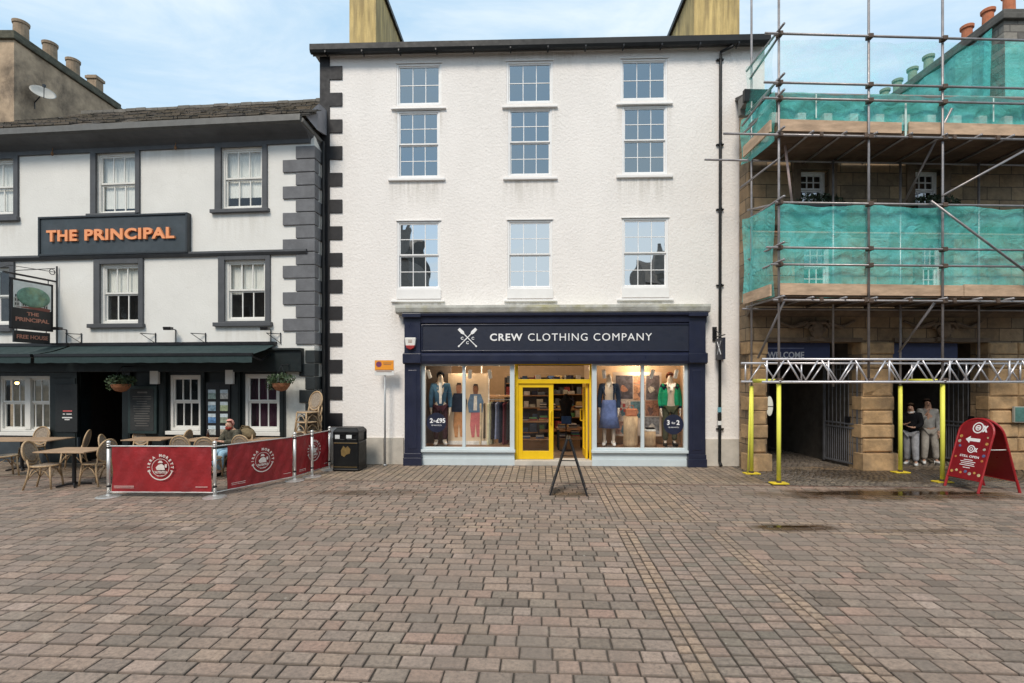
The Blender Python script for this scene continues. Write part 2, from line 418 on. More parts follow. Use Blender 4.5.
class Pave:
    def __init__(s): s.v = []; s.f = []; s.c = []
    def quadblock(s, pts, pal, j=.0056, bev=.013, dz=0.0):
        """pts: four ground corners (x, y)"""
        cx = sum(p[0] for p in pts) / 4; cy = sum(p[1] for p in pts) / 4
        z = dz + rp.uniform(-.0025, .0025); tx, ty = rp.uniform(-.008, .008), rp.uniform(-.008, .008)
        o = len(s.v)
        wu = math.dist(pts[0], pts[1]); wv = math.dist(pts[1], pts[2])
        def ins(k):       # inset by k metres on every side, a little less across the joint lines
            a, b = max(k - j * .35, .0005) / wu, k / wv; r_ = []
            for u_, v_ in ((a, b), (1 - a, b), (1 - a, 1 - b), (a, 1 - b)):
                r_.append(tuple((pts[0][q] * (1 - u_) + pts[1][q] * u_) * (1 - v_) + (pts[3][q] * (1 - u_) + pts[2][q] * u_) * v_ for q in (0, 1)))
            return r_
        jt = rp.uniform(.8, 1.25)
        for inset, zz in ((j * jt, -.05), (j * jt, -.016), (j * jt + bev * .35, -.005), (j * jt + bev, 0.0)):
            for p in ins(inset):
                dx, dy = p[0] - cx, p[1] - cy
                s.v.append((p[0], p[1], z + zz + (dx * tx + dy * ty if zz > -.04 else 0)))
        c = pick(pal); gr = (.05, .042, .032); sd_c = tuple(.75 * g_ + .25 * q for g_, q in zip(gr, c)); cols_ = (gr, sd_c, tuple(q * .80 for q in c))
        for a in range(3):
            for i in range(4):
                i2 = (i + 1) % 4; s.f.append((o + a * 4 + i, o + a * 4 + i2, o + a * 4 + 4 + i2, o + a * 4 + 4 + i)); s.c.append(cols_[a] if a == 0 else tuple((.42 if a == 1 else .58) * q for q in c) if i in (0, 2) else tuple((.40 if a == 1 else .85) * q for q in c))
        s.f.append((o + 12, o + 13, o + 14, o + 15)); s.c.append(c)
    def uvblock(s, u0, u1, v0, v1, pal, **k):
        jt = .003
        s.quadblock([UV(u + rp.uniform(-jt, jt), v + rp.uniform(-jt, jt))[:2] for u, v in ((u0, v0), (u1, v0), (u1, v1), (u0, v1))], pal, **k)
    def rows(s, u0, u1, v0, v1, D, widths, pal, clip=None):
        n = max(1, round((v1 - v0) / D)); D = (v1 - v0) / n
        for i in range(n):
            u = u0 + (rp.uniform(0, .2) if i % 2 else 0) ; s_u = u0
            while s_u < u1 - .04:
                w = rp.choices([q[0] for q in widths], [q[1] for q in widths])[0]
                e = s_u + (w if s_u > u0 else w * rp.uniform(.45, 1))
                if u1 - e < .07: e = u1
                if clip is None or clip((s_u + e) / 2, v0 + (i + .5) * D): s.uvblock(s_u, e, v0 + i * D, v0 + (i + 1) * D, pal)
                s_u = e
    def cols(s, us, v0, v1, L, pal):
        for a in range(len(us) - 1):
            v = v0 - (rp.uniform(0, L))
            while v < v1:
                e = v + L * rp.uniform(.94, 1.06)
                if min(e, v1) - max(v, v0) > .03: s.uvblock(us[a], us[a + 1], max(v, v0), min(e, v1), pal)
                v = e
    def build(s, name, mat):
        me = bpy.data.meshes.new(name); me.from_pydata(s.v, [], s.f)
        at = me.attributes.new('block', 'FLOAT_COLOR', 'FACE')
        at.data.foreach_set('color', [q for c in s.c for q in (*c, 1.0)])
        me.materials.append(mat); o = bpy.data.objects.new(name, me); COL.objects.link(o); return o
WID = [(.262, 8), (.176, 1.8)]
S0 = 1.11; S_ = [S0, S0 + .115, S0 + .23]
for k in range(6): S_.append(S_[-1] + .175)
S_ += [S_[-1] + .115, S_[-1] + .23]
S1 = S_[-1]
pv = Pave()
vis = lambda u, v: abs(UV(u, v)[0]) < max(1.2, UV(u, v)[1]) * 1.03 + 2.2
B0, B1, C0, C1 = 7.30, 7.88, 10.46, 10.56
pv.rows(-11, S0, .9, B0, .1757, WID, MAIN, vis); pv.rows(S1, 11, .9, B0, .1757, WID, MAIN, vis)
pv.cols(S_[:3], .9, B0, .125, EDGE); pv.cols(S_[2:9], .9, B0, .135, STRIP); pv.cols(S_[8:], .9, B0, .125, EDGE)
pv.rows(-13, 12, B0, B0 + .115, .115, [(.2, 1)], EDGE, vis); pv.rows(-13, 12, B0 + .115, B1 - .115, .175, [(.24, 2), (.17, 1)], MAIN, vis); pv.rows(-13, 12, B1 - .115, B1, .115, [(.2, 1)], EDGE, vis)
pv.rows(-15, S0, B1, C0, .1757, WID, MAIN, vis); pv.rows(S1, 15, B1, C0, .1757, WID, MAIN, vis)
pv.cols(S_[:3], B1, C0, .2, EDGE); pv.cols(S_[2:9], B1, C0, .24, UPPER); pv.cols(S_[8:], B1, C0, .2, EDGE)
pv.rows(-17, 16, C0, C1, .1, [(.28, 1)], RED, vis)
us = [-9.0 + .16 * i for i in range(int(14.4 / .16))]
pv.cols([u for u in us if u < 4.8], C1, 13.2, .24, SOLD)
pv.rows(-18, -9.0, C1, 13.9, .1757, WID, SOLD, vis)
tag(pv.build('paving', ground_mat('paving blocks', True)), 'pink and grey block paving of the square', kind='structure')
# worn setts laid in arcs before the stone arches
ps = Pave()
cx0, cy0 = 7.9, 15.4
r = .4
while r < 9.5:
    n = int(2 * PI * r / .125)
    for i in range(n):
        a0, a1 = 2 * PI * i / n + r * 3, 2 * PI * (i + 1) / n + r * 3
        am = (a0 + a1) / 2; x, y = cx0 + r * math.cos(am), cy0 + r * math.sin(am)
        v = -x * sT + y * cT
        u = x * cT + y * sT
        if v > C1 + .05 and u > 4.8 and y < 24 and x < 17:
            P = [(cx0 + q * math.cos(a), cy0 + q * math.sin(a)) for q, a in ((r - .055, a0), (r - .055, a1), (r + .055, a1), (r + .055, a0))]
            ps.quadblock(P, SETT, j=.008, bev=.022, dz=.004)
    r += .112
ob = ps.build('cobbles', bpy.data.materials['paving blocks']); tag(ob, 'worn grey setts laid in arcs under the scaffold', kind='structure')
# standing water
def puddle(cx, cy, rx, ry, seed, lab):
    rnd = random.Random(seed); pts = []
    ph = [rnd.uniform(0, 6) for _ in range(5)]
    for i in range(90):
        a = 2 * PI * i / 90
        k = 1 + .10 * math.sin(3 * a + ph[0]) + .10 * math.sin(7 * a + ph[1]) + .06 * math.sin(13 * a + ph[2]) + .05 * math.sin(23 * a + ph[3])
        pts.append((cx + rx * k * math.cos(a), cy + ry * k * math.sin(a), .0025))
    m = MB(); m.add([(cx, cy, .0025)] + pts, [(0, i + 1, (i + 1) % 90 + 1) for i in range(90)])
    if 'water' not in MATS:
        mm, t, out = nt('water'); tr = N(t, 'ShaderNodeBsdfTransparent'); tr.inputs[0].default_value = (.62, .56, .48, 1)
        gl = N(t, 'ShaderNodeBsdfGlossy'); gl.inputs['Roughness'].default_value = .06
        fr = N(t, 'ShaderNodeFresnel'); fr.inputs[0].default_value = 1.33; gb = N(t, 'ShaderNodeNewGeometry'); t.links.new(math_(t, 'MULTIPLY_ADD', gb.outputs['Backfacing'], 1 / 1.33 - 1.33, 1.33), fr.inputs['IOR']); mx = N(t, 'ShaderNodeMixShader')
        t.links.new(fr.outputs[0], mx.inputs[0]); t.links.new(tr.outputs[0], mx.inputs[1]); t.links.new(gl.outputs[0], mx.inputs[2]); t.links.new(mx.outputs[0], out.inputs[0]); MATS['water'] = mm
    tag(m.build('puddle', MATS['water']), lab, kind='structure')
puddle(7.35, 9.55, 1.8, .17, 4, 'long dark puddle before the scaffold')
puddle(4.05, 7.4, .42, .05, 9, 'small dark puddle in the paving')
# ================================================================== white building with the shop
WR = M('white roughcast', (.84, .80, .765), .85, var=.04, scale=.9, bump=1.3, bscale=18, stretch=.45, dirt=.26, dirtcol=(.58, .55, .51))
WS = M('white smooth paint', (.80, .785, .77), .6, var=.04, dirt=.12, dirtcol=(.55, .53, .5))
BLK = M('black masonry paint', (.012, .011, .013), .65, var=.3, dirt=.2, dirtcol=(.03, .03, .03))
BLM = M('black metal', (.012, .012, .014), .35, var=.3)
GUT = M('black gutter', (.008, .009, .010), .5, var=.35, scale=3, spec=.35)
UPV = M('white window frame', (.82, .81, .80), .3, var=.03)
NAVY = M('navy shopfront paint', (.014, .018, .042), .35, var=.18, scale=2, dirt=.2, dirtcol=(.035, .04, .06))
NAVD = M('navy sign board', (.011, .015, .032), .5, var=.1)
LETW = M('white lettering', (.85, .85, .85), .5, var=.02)
PALE = M('pale blue grey paint', (.56, .63, .655), .4, var=.04, dirt=.15, dirtcol=(.4, .42, .42))
YEL = M('yellow door paint', (.78, .50, .008), .35, var=.06)
LICH = M('lichen stone', (.50, .50, .46), .9, var=.3, scale=3, dirt=.9, dirtcol=(.42, .38, .10), bump=.6, bscale=30)
PLIN = M('limestone plinth', (.52, .48, .42), .85, var=.16, scale=2.5, dirt=.4, dirtcol=(.22, .20, .17), bump=.4, bscale=40)
OCHR = M('ochre chimney render', (.62, .46, .19), .85, var=.25, scale=3.5, dirt=.8, dirtcol=(.22, .17, .09), stretch=.22, bump=.6, bscale=25)
SLATE = ashlar('slate roof', .28, .14, [(.05, .05, .055), (.09, .085, .08), (.12, .10, .08)], (.02, .02, .02), .006, .6, .8, .8, (.07, .055, .03))
GUP = glass('upper window glass', .30, (.5, .55, .6), (.75, .86, .92), .015, .05, .9)
GMID = glass('first floor glass', .62, (.5, .55, .6), (.95, .98, 1.0), .012, .26, .7)
GSH = glass('shop glass', .005, (.97, .98, .98), (1, 1, 1), .01)
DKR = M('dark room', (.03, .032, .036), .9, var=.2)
BLIND = M('pale blind', (.84, .82, .76), .85, var=.06)

b0 = thing('white_building', 'tall white roughcast building with black quoins, nine sash windows and a navy clothes shop below', 'building', (0, PM.a, 0), PM.ang)
L = PM.L
xl, xr = PM.x(320), 6.3
zt = L(512, 47)[1]
def rect(px0, px1, py0, py1, d=0, P=PM):
    a = P.L(px0, (py0 + py1) / 2, d)[0]; b = P.L(px1, (py0 + py1) / 2, d)[0]; c = (px0 + px1) / 2
    return a, b, P.L(c, py1, d)[1], P.L(c, py0, d)[1]
WIN = [  # outer frame px, py; style; sill
    (399.5, 439.5, 64.5, 103, 2, (391, 446, 106.5, 109.5)), (509.5, 551, 62, 101, 2, (502, 557.5, 104.5, 108)), (623.5, 665.5, 59.5, 98, 2, (616.5, 673, 101.5, 105)),
    (400, 438, 111.5, 175.5, 4, (388, 445, 177, 181)), (511, 550, 108.8, 173.5, 4, (503, 557.5, 176, 180)), (625, 665.5, 106.5, 172, 4, (616.5, 673, 173.5, 178)),
    (400, 438.5, 222, 287, 4, (391, 444.5, 299, 302.5)), (510.5, 550.5, 221, 286.5, 4, (504, 557, 298.5, 302)), (625, 666.5, 219, 285.5, 4, (617, 673.5, 297.5, 301))]
WIN = [(w[0] - 3, w[1] + 2, w[2] - 1, w[3] + 2.6, w[4], w[5]) for w in WIN]
holes = [rect(*w[:4]) for w in WIN]
shop = (PM.x(421.5), PM.x(688.5), 0.0, L(512, 362)[1])
m = MB(); m.wall(xl, xr, 0, zt, 0, .28, holes + [shop])
m.box(xl, xl + .25, .28, 8, 0, zt); m.box(xr - .25, xr, .28, 8, 0, zt)
m.build('wall', WR, b0)
def sash(par, r, d, cols, n_up, n_low, fm, gm, fw=.055, bw=.018, room=None, horns=True, blind=None, gt=.5):
    """a window of one or two sashes in opening r = (x0, x1, z0, z1), frame face at depth d"""
    x0, x1, z0, z1 = r
    mm = MB(); mm.box(x0, x0 + fw, d, d + .1, z0, z1); mm.box(x1 - fw, x1, d, d + .1, z0, z1)
    mm.box(x0 + fw, x1 - fw, d, d + .1, z1 - fw, z1); mm.box(x0 + fw, x1 - fw, d - .004, d + .1, z0, z0 + fw * 1.15)
    w = mm.build('window', fm, par, bevel=.006)
    tag(w)
    a, b, c, e = x0 + fw, x1 - fw, z0 + fw * 1.15, z1 - fw
    secs = [(c, e, n_up, d + .03)] if not n_low else [(c + (e - c) * gt, e, n_up, d + .022), (c, c + (e - c) * gt, n_low, d + .055)]
    sw = fw * .62
    for (p, q, n, dd) in secs:
        s = MB(); s.box(a, a + sw, dd, dd + .035, p, q); s.box(b - sw, b, dd, dd + .035, p, q)
        s.box(a + sw, b - sw, dd, dd + .035, p, p + sw * 1.1); s.box(a + sw, b - sw, dd, dd + .035, q - sw, q)
        for i in range(1, cols):
            x = a + sw + (b - a - 2 * sw) * i / cols; s.box(x - bw / 2, x + bw / 2, dd + .006, dd + .03, p + sw * 1.1, q - sw)
        for i in range(1, n):
            z = p + sw + (q - p - 2 * sw) * i / n; s.box(a + sw, b - sw, dd + .008, dd + .028, z - bw / 2, z + bw / 2)
        s.build('sash', fm, w)
        g = MB(); g.quad((a + sw, dd + .018, p + sw), (b - sw, dd + .018, p + sw), (b - sw, dd + .018, q - sw), (a + sw, dd + .018, q - sw)); g.build('pane', gm, w)
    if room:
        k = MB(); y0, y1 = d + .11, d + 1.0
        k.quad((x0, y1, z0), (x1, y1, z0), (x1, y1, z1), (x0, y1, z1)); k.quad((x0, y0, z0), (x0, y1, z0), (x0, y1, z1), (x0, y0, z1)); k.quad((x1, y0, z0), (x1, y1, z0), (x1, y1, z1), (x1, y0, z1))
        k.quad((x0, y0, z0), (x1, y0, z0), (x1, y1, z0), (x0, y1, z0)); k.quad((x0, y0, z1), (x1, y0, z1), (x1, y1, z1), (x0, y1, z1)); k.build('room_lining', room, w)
    if blind:
        for (bx0, bx1, bz0, bz1) in blind:
            n = max(4, int((bx1 - bx0) * (x1 - x0) / .035)); k = MB()
            pts = [(x0 + (x1 - x0) * (bx0 + (bx1 - bx0) * i / n), d + .125 + (.010 if i % 2 else 0)) for i in range(n + 1)]
            for i in range(n): k.quad((*pts[i], z0 + (z1 - z0) * bz0), (*pts[i + 1], z0 + (z1 - z0) * bz0), (*pts[i + 1], z0 + (z1 - z0) * bz1), (*pts[i], z0 + (z1 - z0) * bz1))
            k.build('curtain', BLIND, w)
    return w
for i, wn in enumerate(WIN):
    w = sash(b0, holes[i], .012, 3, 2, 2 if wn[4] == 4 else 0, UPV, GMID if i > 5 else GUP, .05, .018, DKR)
    s = MB(); x0, x1, z0, z1 = rect(*wn[5], d=-.04)
    s.box(x0, x1, -.065, .06, z0 + .012, z1 - .03); s.build('sill', WS, w, bevel=.01)
    h = MB(); hr = holes[i]; h.box(hr[0] - .02, hr[1] + .02, -.028, .02, hr[3] + .0, hr[3] + .025); h.build('drip_mould', WS, w)
    if i > 5:
        h = MB(); h.box(hr[0] - .01, hr[1] + .01, -.03, .0, z1 + .01, hr[2] + .0); h.build('apron', WS, w)
def streaks(m, rects, strength=.5, col=(.40, .37, .31)):
    t = m.node_tree; b = next(n for n in t.nodes if n.type == 'BSDF_PRINCIPLED'); cur = b.inputs['Base Color'].links[0].from_socket
    g = N(t, 'ShaderNodeNewGeometry'); s = N(t, 'ShaderNodeSeparateXYZ'); t.links.new(g.outputs['Position'], s.inputs[0])
    mp = N(t, 'ShaderNodeMapping'); mp.inputs['Scale'].default_value = (9, 4, .7); t.links.new(g.outputs['Position'], mp.inputs[0]); n = noise(t, mp.outputs[0], 1, 4, .6)
    tot = None
    for x0, x1, zt_, ln in rects:
        cx, hw = (x0 + x1) / 2, (x1 - x0) / 2
        a = ramp(t, math_(t, 'ABSOLUTE', math_(t, 'SUBTRACT', s.outputs[0], cx)), [(0, 1.0), (min(.99, hw * .85), .9), (min(1, hw * 1.08), 0.0)]).outputs[0]
        dz = math_(t, 'DIVIDE', math_(t, 'SUBTRACT', zt_, s.outputs[2]), ln)
        q = ramp(t, dz, [(0, 0.0), (.03, 1.0), (1, 0.0)]).outputs[0]; v = math_(t, 'MULTIPLY', a, q); tot = v if tot is None else math_(t, 'MAXIMUM', tot, v)
    f = math_(t, 'MULTIPLY', math_(t, 'MULTIPLY', tot, strength), ramp(t, n.outputs[0], [(.38, 0.0), (.62, 1.0)]).outputs[0])
    cur = mixc(t, f, cur, col)
    vo = N(t, 'ShaderNodeTexVoronoi'); vo.feature = 'DISTANCE_TO_EDGE'; vo.inputs['Scale'].default_value = .42
    nd = noise(t, g.outputs['Position'], 2.5, 5, .6); vm = N(t, 'ShaderNodeVectorMath'); vm.operation = 'MULTIPLY_ADD'; vm.inputs[1].default_value = (.5, .5, .5); t.links.new(nd.outputs[1], vm.inputs[0]); t.links.new(g.outputs['Position'], vm.inputs[2]); t.links.new(vm.outputs[0], vo.inputs['Vector'])
    cur = mixc(t, ramp(t, vo.outputs[0], [(.0, .13), (.003, 0.0)]).outputs[0], cur, (.35, .33, .30))
    t.links.new(cur, b.inputs['Base Color'])
streaks(WR, [(*(rect(*w[5])[0:2]), rect(*w[5])[2], .75) for w in WIN] + [(-4.9, 6.2, zt + .02, .7), (-4.9, 6.2, 1.35, -.8)], .55)
# black quoins down the left edge
q = MB(); q.box(xl, PM.x(330), -.02, .0, L(325, 440)[1], zt - .05)
y = 66.6
while y < 425:
    a, b_, z0, z1 = rect(330, 342.5, y, y + 13.3); q.box(PM.x(330), b_, -.03, .0, z0, z1); y += 26.65
q.build('quoins', BLK, b0, bevel=.004)
# plinth
zp = L(385, 437.5)[1]
for a, b_ in ((PM.x(344), PM.x(364)), (PM.x(364.3), PM.x(384)), (PM.x(384.3), PM.x(404))): p = MB(); p.box(a, b_, -.05, .0, 0, zp); p.build('plinth', PLIN, b0, bevel=.008)
for a, b_ in ((PM.x(705), PM.x(720)), (PM.x(720.4), PM.x(743.5))): p = MB(); p.box(a, b_, -.05, .0, 0, zp); p.build('plinth', PLIN, b0, bevel=.008)
p = MB(); p.box(xl, PM.x(343.6), -.04, 0, 0, zp)
p.build('plinth', PLIN, b0, bevel=.008)
# eaves
gx0, gx1 = PM.x(309.5, -.28), PM.x(771, -.28); gz0, gz1 = L(512, 48, -.28)[1], L(512, 39.5, -.28)[1]
e = MB(); e.xprof([(-.29, gz1), (-.29, gz0 + .07), (-.26, gz0 + .01), (-.20, gz0), (-.15, gz0 + .02), (-.13, gz1)], gx0, gx1); e.build('gutter', GUT, b0)
e = MB(); e.box(gx0 + .02, gx1 - .02, -.2, .28, gz0 + .09, gz0 + .12); e.box(gx0 + .02, gx1 - .02, -.13, -.11, gz0 + .0, gz1 + .03); e.build('soffit', M('grey soffit', (.30, .28, .26), .7), b0)
r = MB(); ry = 5.2; rz = gz1 + 2.1
r.hexa([(gx0, -.24, gz1 - .01), (gx1, -.24, gz1 - .01), (gx1, ry, rz - .1), (gx0, ry, rz - .1)], [(gx0, -.24, gz1 + .03), (gx1, -.24, gz1 + .03), (gx1, ry, rz), (gx0, ry, rz)])
r.hexa([(gx0, ry, rz - .1), (gx1, ry, rz - .1), (gx1, 2 * ry, gz1), (gx0, 2 * ry, gz1)], [(gx0, ry, rz), (gx1, ry, rz), (gx1, 2 * ry, gz1 + .1), (gx0, 2 * ry, gz1 + .1)])
rf = r.build('roof', SLATE, b0)
for (xa, xb, ya, yb, zc) in ((-4.80, -4.02, 1.75, 4.95, 13.85), (4.90, 6.12, 1.05, 3.75, 12.95)):
    c = MB(); c.box(xa, xb, ya, yb, 10.6, zc); ch = c.build('chimney', OCHR, rf)
    s_ = 1; c = MB()
    c.box(xa - .08, xb + .08, ya - .08, yb + .08, zc, zc + .14)
    xe = xa if xa > 0 else xb
    # soldier of dark coping slates down the inner arris
    c.box(xe - .04, xe + .04, yb - .02, yb + .14, 10.6, zc); c.box(xa - .03, xb + .03, yb, yb + .12, 10.6, zc)
    c.build('chimney_cap', GUT, rf)
streaks(OCHR, [(-4.9, -3.6, 14.2, 3.6), (4.6, 6.4, 13.2, 3.0)], .9, (.17, .12, .06))
# downpipe
dp = MB(); A = L(736, 36, -.35); B = L(734, 44, -.3); C_ = L(720.5, 54.5, -.07); D_ = L(719.5, 464, -.07)
dp.tube([(A[0], -.21, A[1]), (B[0], -.21, B[1]), (C_[0], -.09, C_[1] + .05), (C_[0], -.08, C_[1] - .15), (D_[0], -.08, .12), (D_[0] + .01, -.16, .03)], .036, 10)
for k_ in range(12):
    gb_ = MB(); xg = gx0 + .4 + k_ * .93; gb_.box(xg - .015, xg + .015, -.305, -.1, gz0 - .015, gz0 + .03); gb_.build('gutter_bracket', BLM, b0)
for y in (60, 145, 210, 286, 360, 430):
    z = L(720, y, -.07)[1]; dp.tube([(C_[0] + (D_[0] - C_[0]) * 0, -.08, z), (C_[0], -.08, z + .05)], .043, 10); dp.box(C_[0] - .09, C_[0] + .09, -.06, .0, z + .01, z + .04)
dp.build('downpipe', GUT, b0, smooth=False)
# ---------------- shopfront
XF0, XF1 = PM.x(404.5, -.2), PM.x(705.5, -.2)
d = -.2
ZC0, ZC1 = L(555, 312.5, d - .12)[1], L(555, 303.5, d - .12)[1]
co = MB(); x0, x1 = PM.x(395, d - .14), PM.x(711, d - .14)
co.xprof([(0, ZC1 + .02), (-.34, ZC1 - .03), (-.34, ZC1 - .09), (-.30, ZC0 + .03), (-.26, ZC0), (0, ZC0)], x0, x1); co.build('stone_cornice', LICH, b0)
zb = lambda py, dd=d: L(555, py, dd)[1]
fa = MB()
fa.box(XF0 + .02, XF1 - .02, -.15, .0, zb(362), ZC0)
fa.xprof([(-.15, ZC0), (-.30, ZC0 - .002), (-.29, ZC0 - .06), (-.22, ZC0 - .1), (-.21, zb(322.5)), (-.15, zb(324))], XF0 - .03, XF1 + .03)
fa.xprof([(-.15, zb(352)), (-.2, zb(353)), (-.26, zb(355)), (-.26, zb(361)), (-.23, zb(364)), (-.15, zb(364))], XF0 - .03, XF1 + .03)
fa.build('fascia', NAVY, b0, bevel=.006)
for xa, xb in ((404.5, 420.5), (689, 705.5)):
    pl = MB(); X0, X1 = PM.x(xa, d), PM.x(xb, d)
    pl.box(X0, X1, d, -.0, .30, zb(363)); pl.box(X0 - .03, X1 + .03, d - .035, .0, 0, .20); pl.box(X0 - .018, X1 + .018, d - .02, .0, .20, .31)
    pl.box(X0 - .025, X1 + .025, d - .105, .0, zb(363), zb(353.5)); pl.box(X0 + .0, X1 - .0, d - .02, .0, zb(353.5), ZC0 - .08)
    pl.box(X0 - .03, X1 + .03, d - .12, .0, ZC0 - .1, ZC0 - .003)
    pl.box(X0 + .09, X1 - .09, d - .012, d + .01, .42, zb(370))
    pl.build('pilaster', NAVY, b0, bevel=.008)
sg = MB(); sx0, sx1, sz0, sz1 = rect(421.5, 691.5, 324, 351.5, -.17)
sg.box(sx0, sx1, -.175, -.14, sz0, sz1); fr = MB()
for bx in ((sx0, sx1, sz1 - .03, sz1), (sx0, sx1, sz0, sz0 + .03), (sx0, sx0 + .03, sz0 + .03, sz1 - .03), (sx1 - .03, sx1, sz0 + .03, sz1 - .03)): fr.box(bx[0], bx[1], -.2, -.17, bx[2], bx[3])
sgo = sg.build('shop_sign', NAVD, b0); fr.build('sign_frame', NAVY, sgo, bevel=.006)
lt = MB()
for s_, a, b_, bold in (('CREW', 490, 522.5, .022), ('CLOTHING', 528, 587.5, .0), ('COMPANY', 593.5, 652, .0)):
    xa, xb = PM.x(a, -.18), PM.x(b_, -.18); z0, z1 = L(555, 340.8, -.18)[1], L(555, 333.4, -.18)[1]
    text(lt, s_, ((xa + xb) / 2, -.178, (z0 + z1) / 2), (1, 0, 0), (0, 0, 1), xb - xa, z1 - z0, .012, bold, 1.15)
lt.build('lettering', LETW, sgo)
# crossed oars with three letters
em = MB(); ex, ez = L(467.5, 337.5, -.18); s_ = .2
for sgn in (-1, 1):
    dx, dz = sgn * .76, .76
    n_ = math.hypot(dx, dz); dx /= n_; dz /= n_; px_, pz_ = -dz, dx
    def seg(t0, t1, w0, w1, yy):
        em.prism([(ex + dx * t0 - px_ * w0, ez + dz * t0 - pz_ * w0), (ex + dx * t1 - px_ * w1, ez + dz * t1 - pz_ * w1), (ex + dx * t1 + px_ * w1, ez + dz * t1 + pz_ * w1), (ex + dx * t0 + px_ * w0, ez + dz * t0 + pz_ * w0)], lambda p, q, t: (p, t, q), -.188 + yy, -.175)
    yy = .001 * sgn
    seg(-.30, .12, .011, .011, yy); seg(.125, .17, .018, .038, yy); seg(.172, .31, .042, .036, yy); seg(-.33, -.29, .02, .02, yy)
for dx in (-.135, .135): text(em, 'C', (ex + dx, -.178, ez - .02), (1, 0, 0), (0, 0, 1), .065, .07, .01, .03)
text(em, 'C', (ex, -.178, ez - .13), (1, 0, 0), (0, 0, 1), .065, .07, .01, .03)
em.build('crossed_oars', LETW, sgo)
# display windows
dw = -.06
def display(px0, px1, mull):
    x0, x1 = PM.x(px0, dw), PM.x(px1, dw)
    zs, zt_ = L(555, 449.5, dw)[1], L(555, 363, dw)[1]
    f = MB(); fw = .115; e0 = x0 + fw; e1 = x1 - fw; xm = PM.x(mull, dw)
    f.box(x0, x0 + fw, dw - .03, dw + .09, zs, zt_); f.box(x1 - fw, x1, dw - .03, dw + .09, zs, zt_); f.box(e0, e1, dw - .028, dw + .09, zt_ - .07, zt_)
    f.box(e0, e1, dw - .028, dw + .09, zs, zs + .05); f.box(xm - .04, xm + .04, dw - .025, dw + .08, zs + .05, zt_ - .07)
    w = f.build('display_window', PALE, b0, bevel=.006)
    g = MB(); 
    for a, b_ in ((e0, xm - .04), (xm + .04, e1)): g.quad((a, dw + .03, zs + .05), (b_, dw + .03, zs + .05), (b_, dw + .03, zt_ - .07), (a, dw + .03, zt_ - .07))
    g.build('pane', GSH, w)
    s = MB(); s.box(x0 - .02, x1 + .02, dw - .11, dw + .05, zs - .07, zs - .001); s.build('sill', PALE, w, bevel=.008)
    s = MB(); s.box(x0, x1, dw - .03, dw + .05, .17, zs - .07); s.box(x0 - .005, x1 + .005, dw - .06, dw + .05, 0, .17); s.build('stall_riser', PALE, w, bevel=.006)
    return x0, x1, zs, zt_
LW = display(420.8, 514.5, 464); RW = display(592, 688.6, 642.5)
# door set
dd = .06
x0, x1 = LW[1], RW[0]; zt_ = LW[3]
zf = L(553, 459.5, dd)[1]
f = MB(); f.box(x0, x0 + .09, dd, dd + .1, .0, zt_); f.box(x1 - .05, x1, dd, dd + .1, 0, zt_); f.box(x0 + .09, x1 - .05, dd, dd + .1, zt_ - .05, zt_)
ztr = L(553, 380, dd)[1]; f.box(x0 + .09, x1 - .05, dd - .01, dd + .1, ztr - .09, ztr + .02)
df = f.build('door_frame', YEL, b0, bevel=.006)
g = MB(); g.quad((x0 + .09, dd + .05, ztr + .02), (x1 - .05, dd + .05, ztr + .02), (x1 - .05, dd + .05, zt_ - .05), (x0 + .09, dd + .05, zt_ - .05)); g.build('transom_pane', GSH, df)
def leaf(w, h, hs):
    f = MB(); sw = .115
    f.box(0, sw, 0, .05, 0, h); f.box(w - sw, w, 0, .05, 0, h); f.box(sw, w - sw, 0, .05, 0, .21); f.box(sw, w - sw, 0, .05, h - .1, h)
    o = f.build('door', YEL, b0, bevel=.005)
    g = MB(); g.quad((sw, .025, .21), (w - sw, .025, .21), (w - sw, .025, h - .1), (sw, .025, h - .1)); g.build('pane', GSH, o)
    k = MB(); xh = w - sw / 2 if hs > 0 else sw / 2
    for sy in (-1, 1):
        yy = .025 + sy * .085; ye = .025 + sy * .02
        k.tube([(xh, ye, h * .48), (xh, yy, h * .48), (xh - .015, yy, h * .48 + .03), (xh - .015, yy, h * .62), (xh, yy, h * .62 + .03), (xh, ye, h * .62 + .03)], .018, 8)
    k.build('handle', YEL, o)
    return o
hd = ztr - .09 - zf
wl = PM.x(553.5, dd) - (x0 + .09)
o = leaf(wl, hd, 1); o.location = (x0 + .09, dd + .03, zf)
o = leaf((x1 - .16) - PM.x(554, dd), hd, 1); o.location = (x1 - .08, dd + .10, zf); o.rotation_euler = (0, 0, R(90)); tag(o, 'yellow door leaf swung open into the shop')
st = MB(); st.box(x0, x1, -.12, .35, 0, zf - .005); st.build('door_step', PLIN, b0, bevel=.01)
# ---------------- shop interior
WOODF = ashlar('shop floor boards', 1.8, .12, [(.22, .13, .07), (.30, .19, .10), (.16, .10, .06)], (.05, .03, .02), .004, .1, .2, .45)
SHW = M('warm shop wall', (.58, .42, .27), .8, var=.1)
SHD = M('dark shop wall', (.075, .06, .05), .8, var=.2)
SHC = M('shop ceiling', (.14, .105, .08), .85, var=.1)
ix0, ix1 = XF0 + .1, XF1 - .1; iy1 = 7.0; iz1 = zt_ + .1
k = MB(); k.box(ix0, ix1, .3, iy1, .02, zf - .01); k.build('shop_floor', M('shop floor', (.20, .13, .08), .4, var=.25, scale=3), b0)
k = MB(); k.box(ix0, ix1, .1, iy1, iz1, iz1 + .1); k.build('shop_ceiling', SHC, b0)
k = MB(); k.box(ix0 - .1, ix0, .1, iy1, 0, iz1); k.box(ix1, ix1 + .1, .1, iy1, 0, iz1); k.box(ix0, ix1, iy1, iy1 + .1, 0, iz1); k.build('shop_wall', SHW, b0)
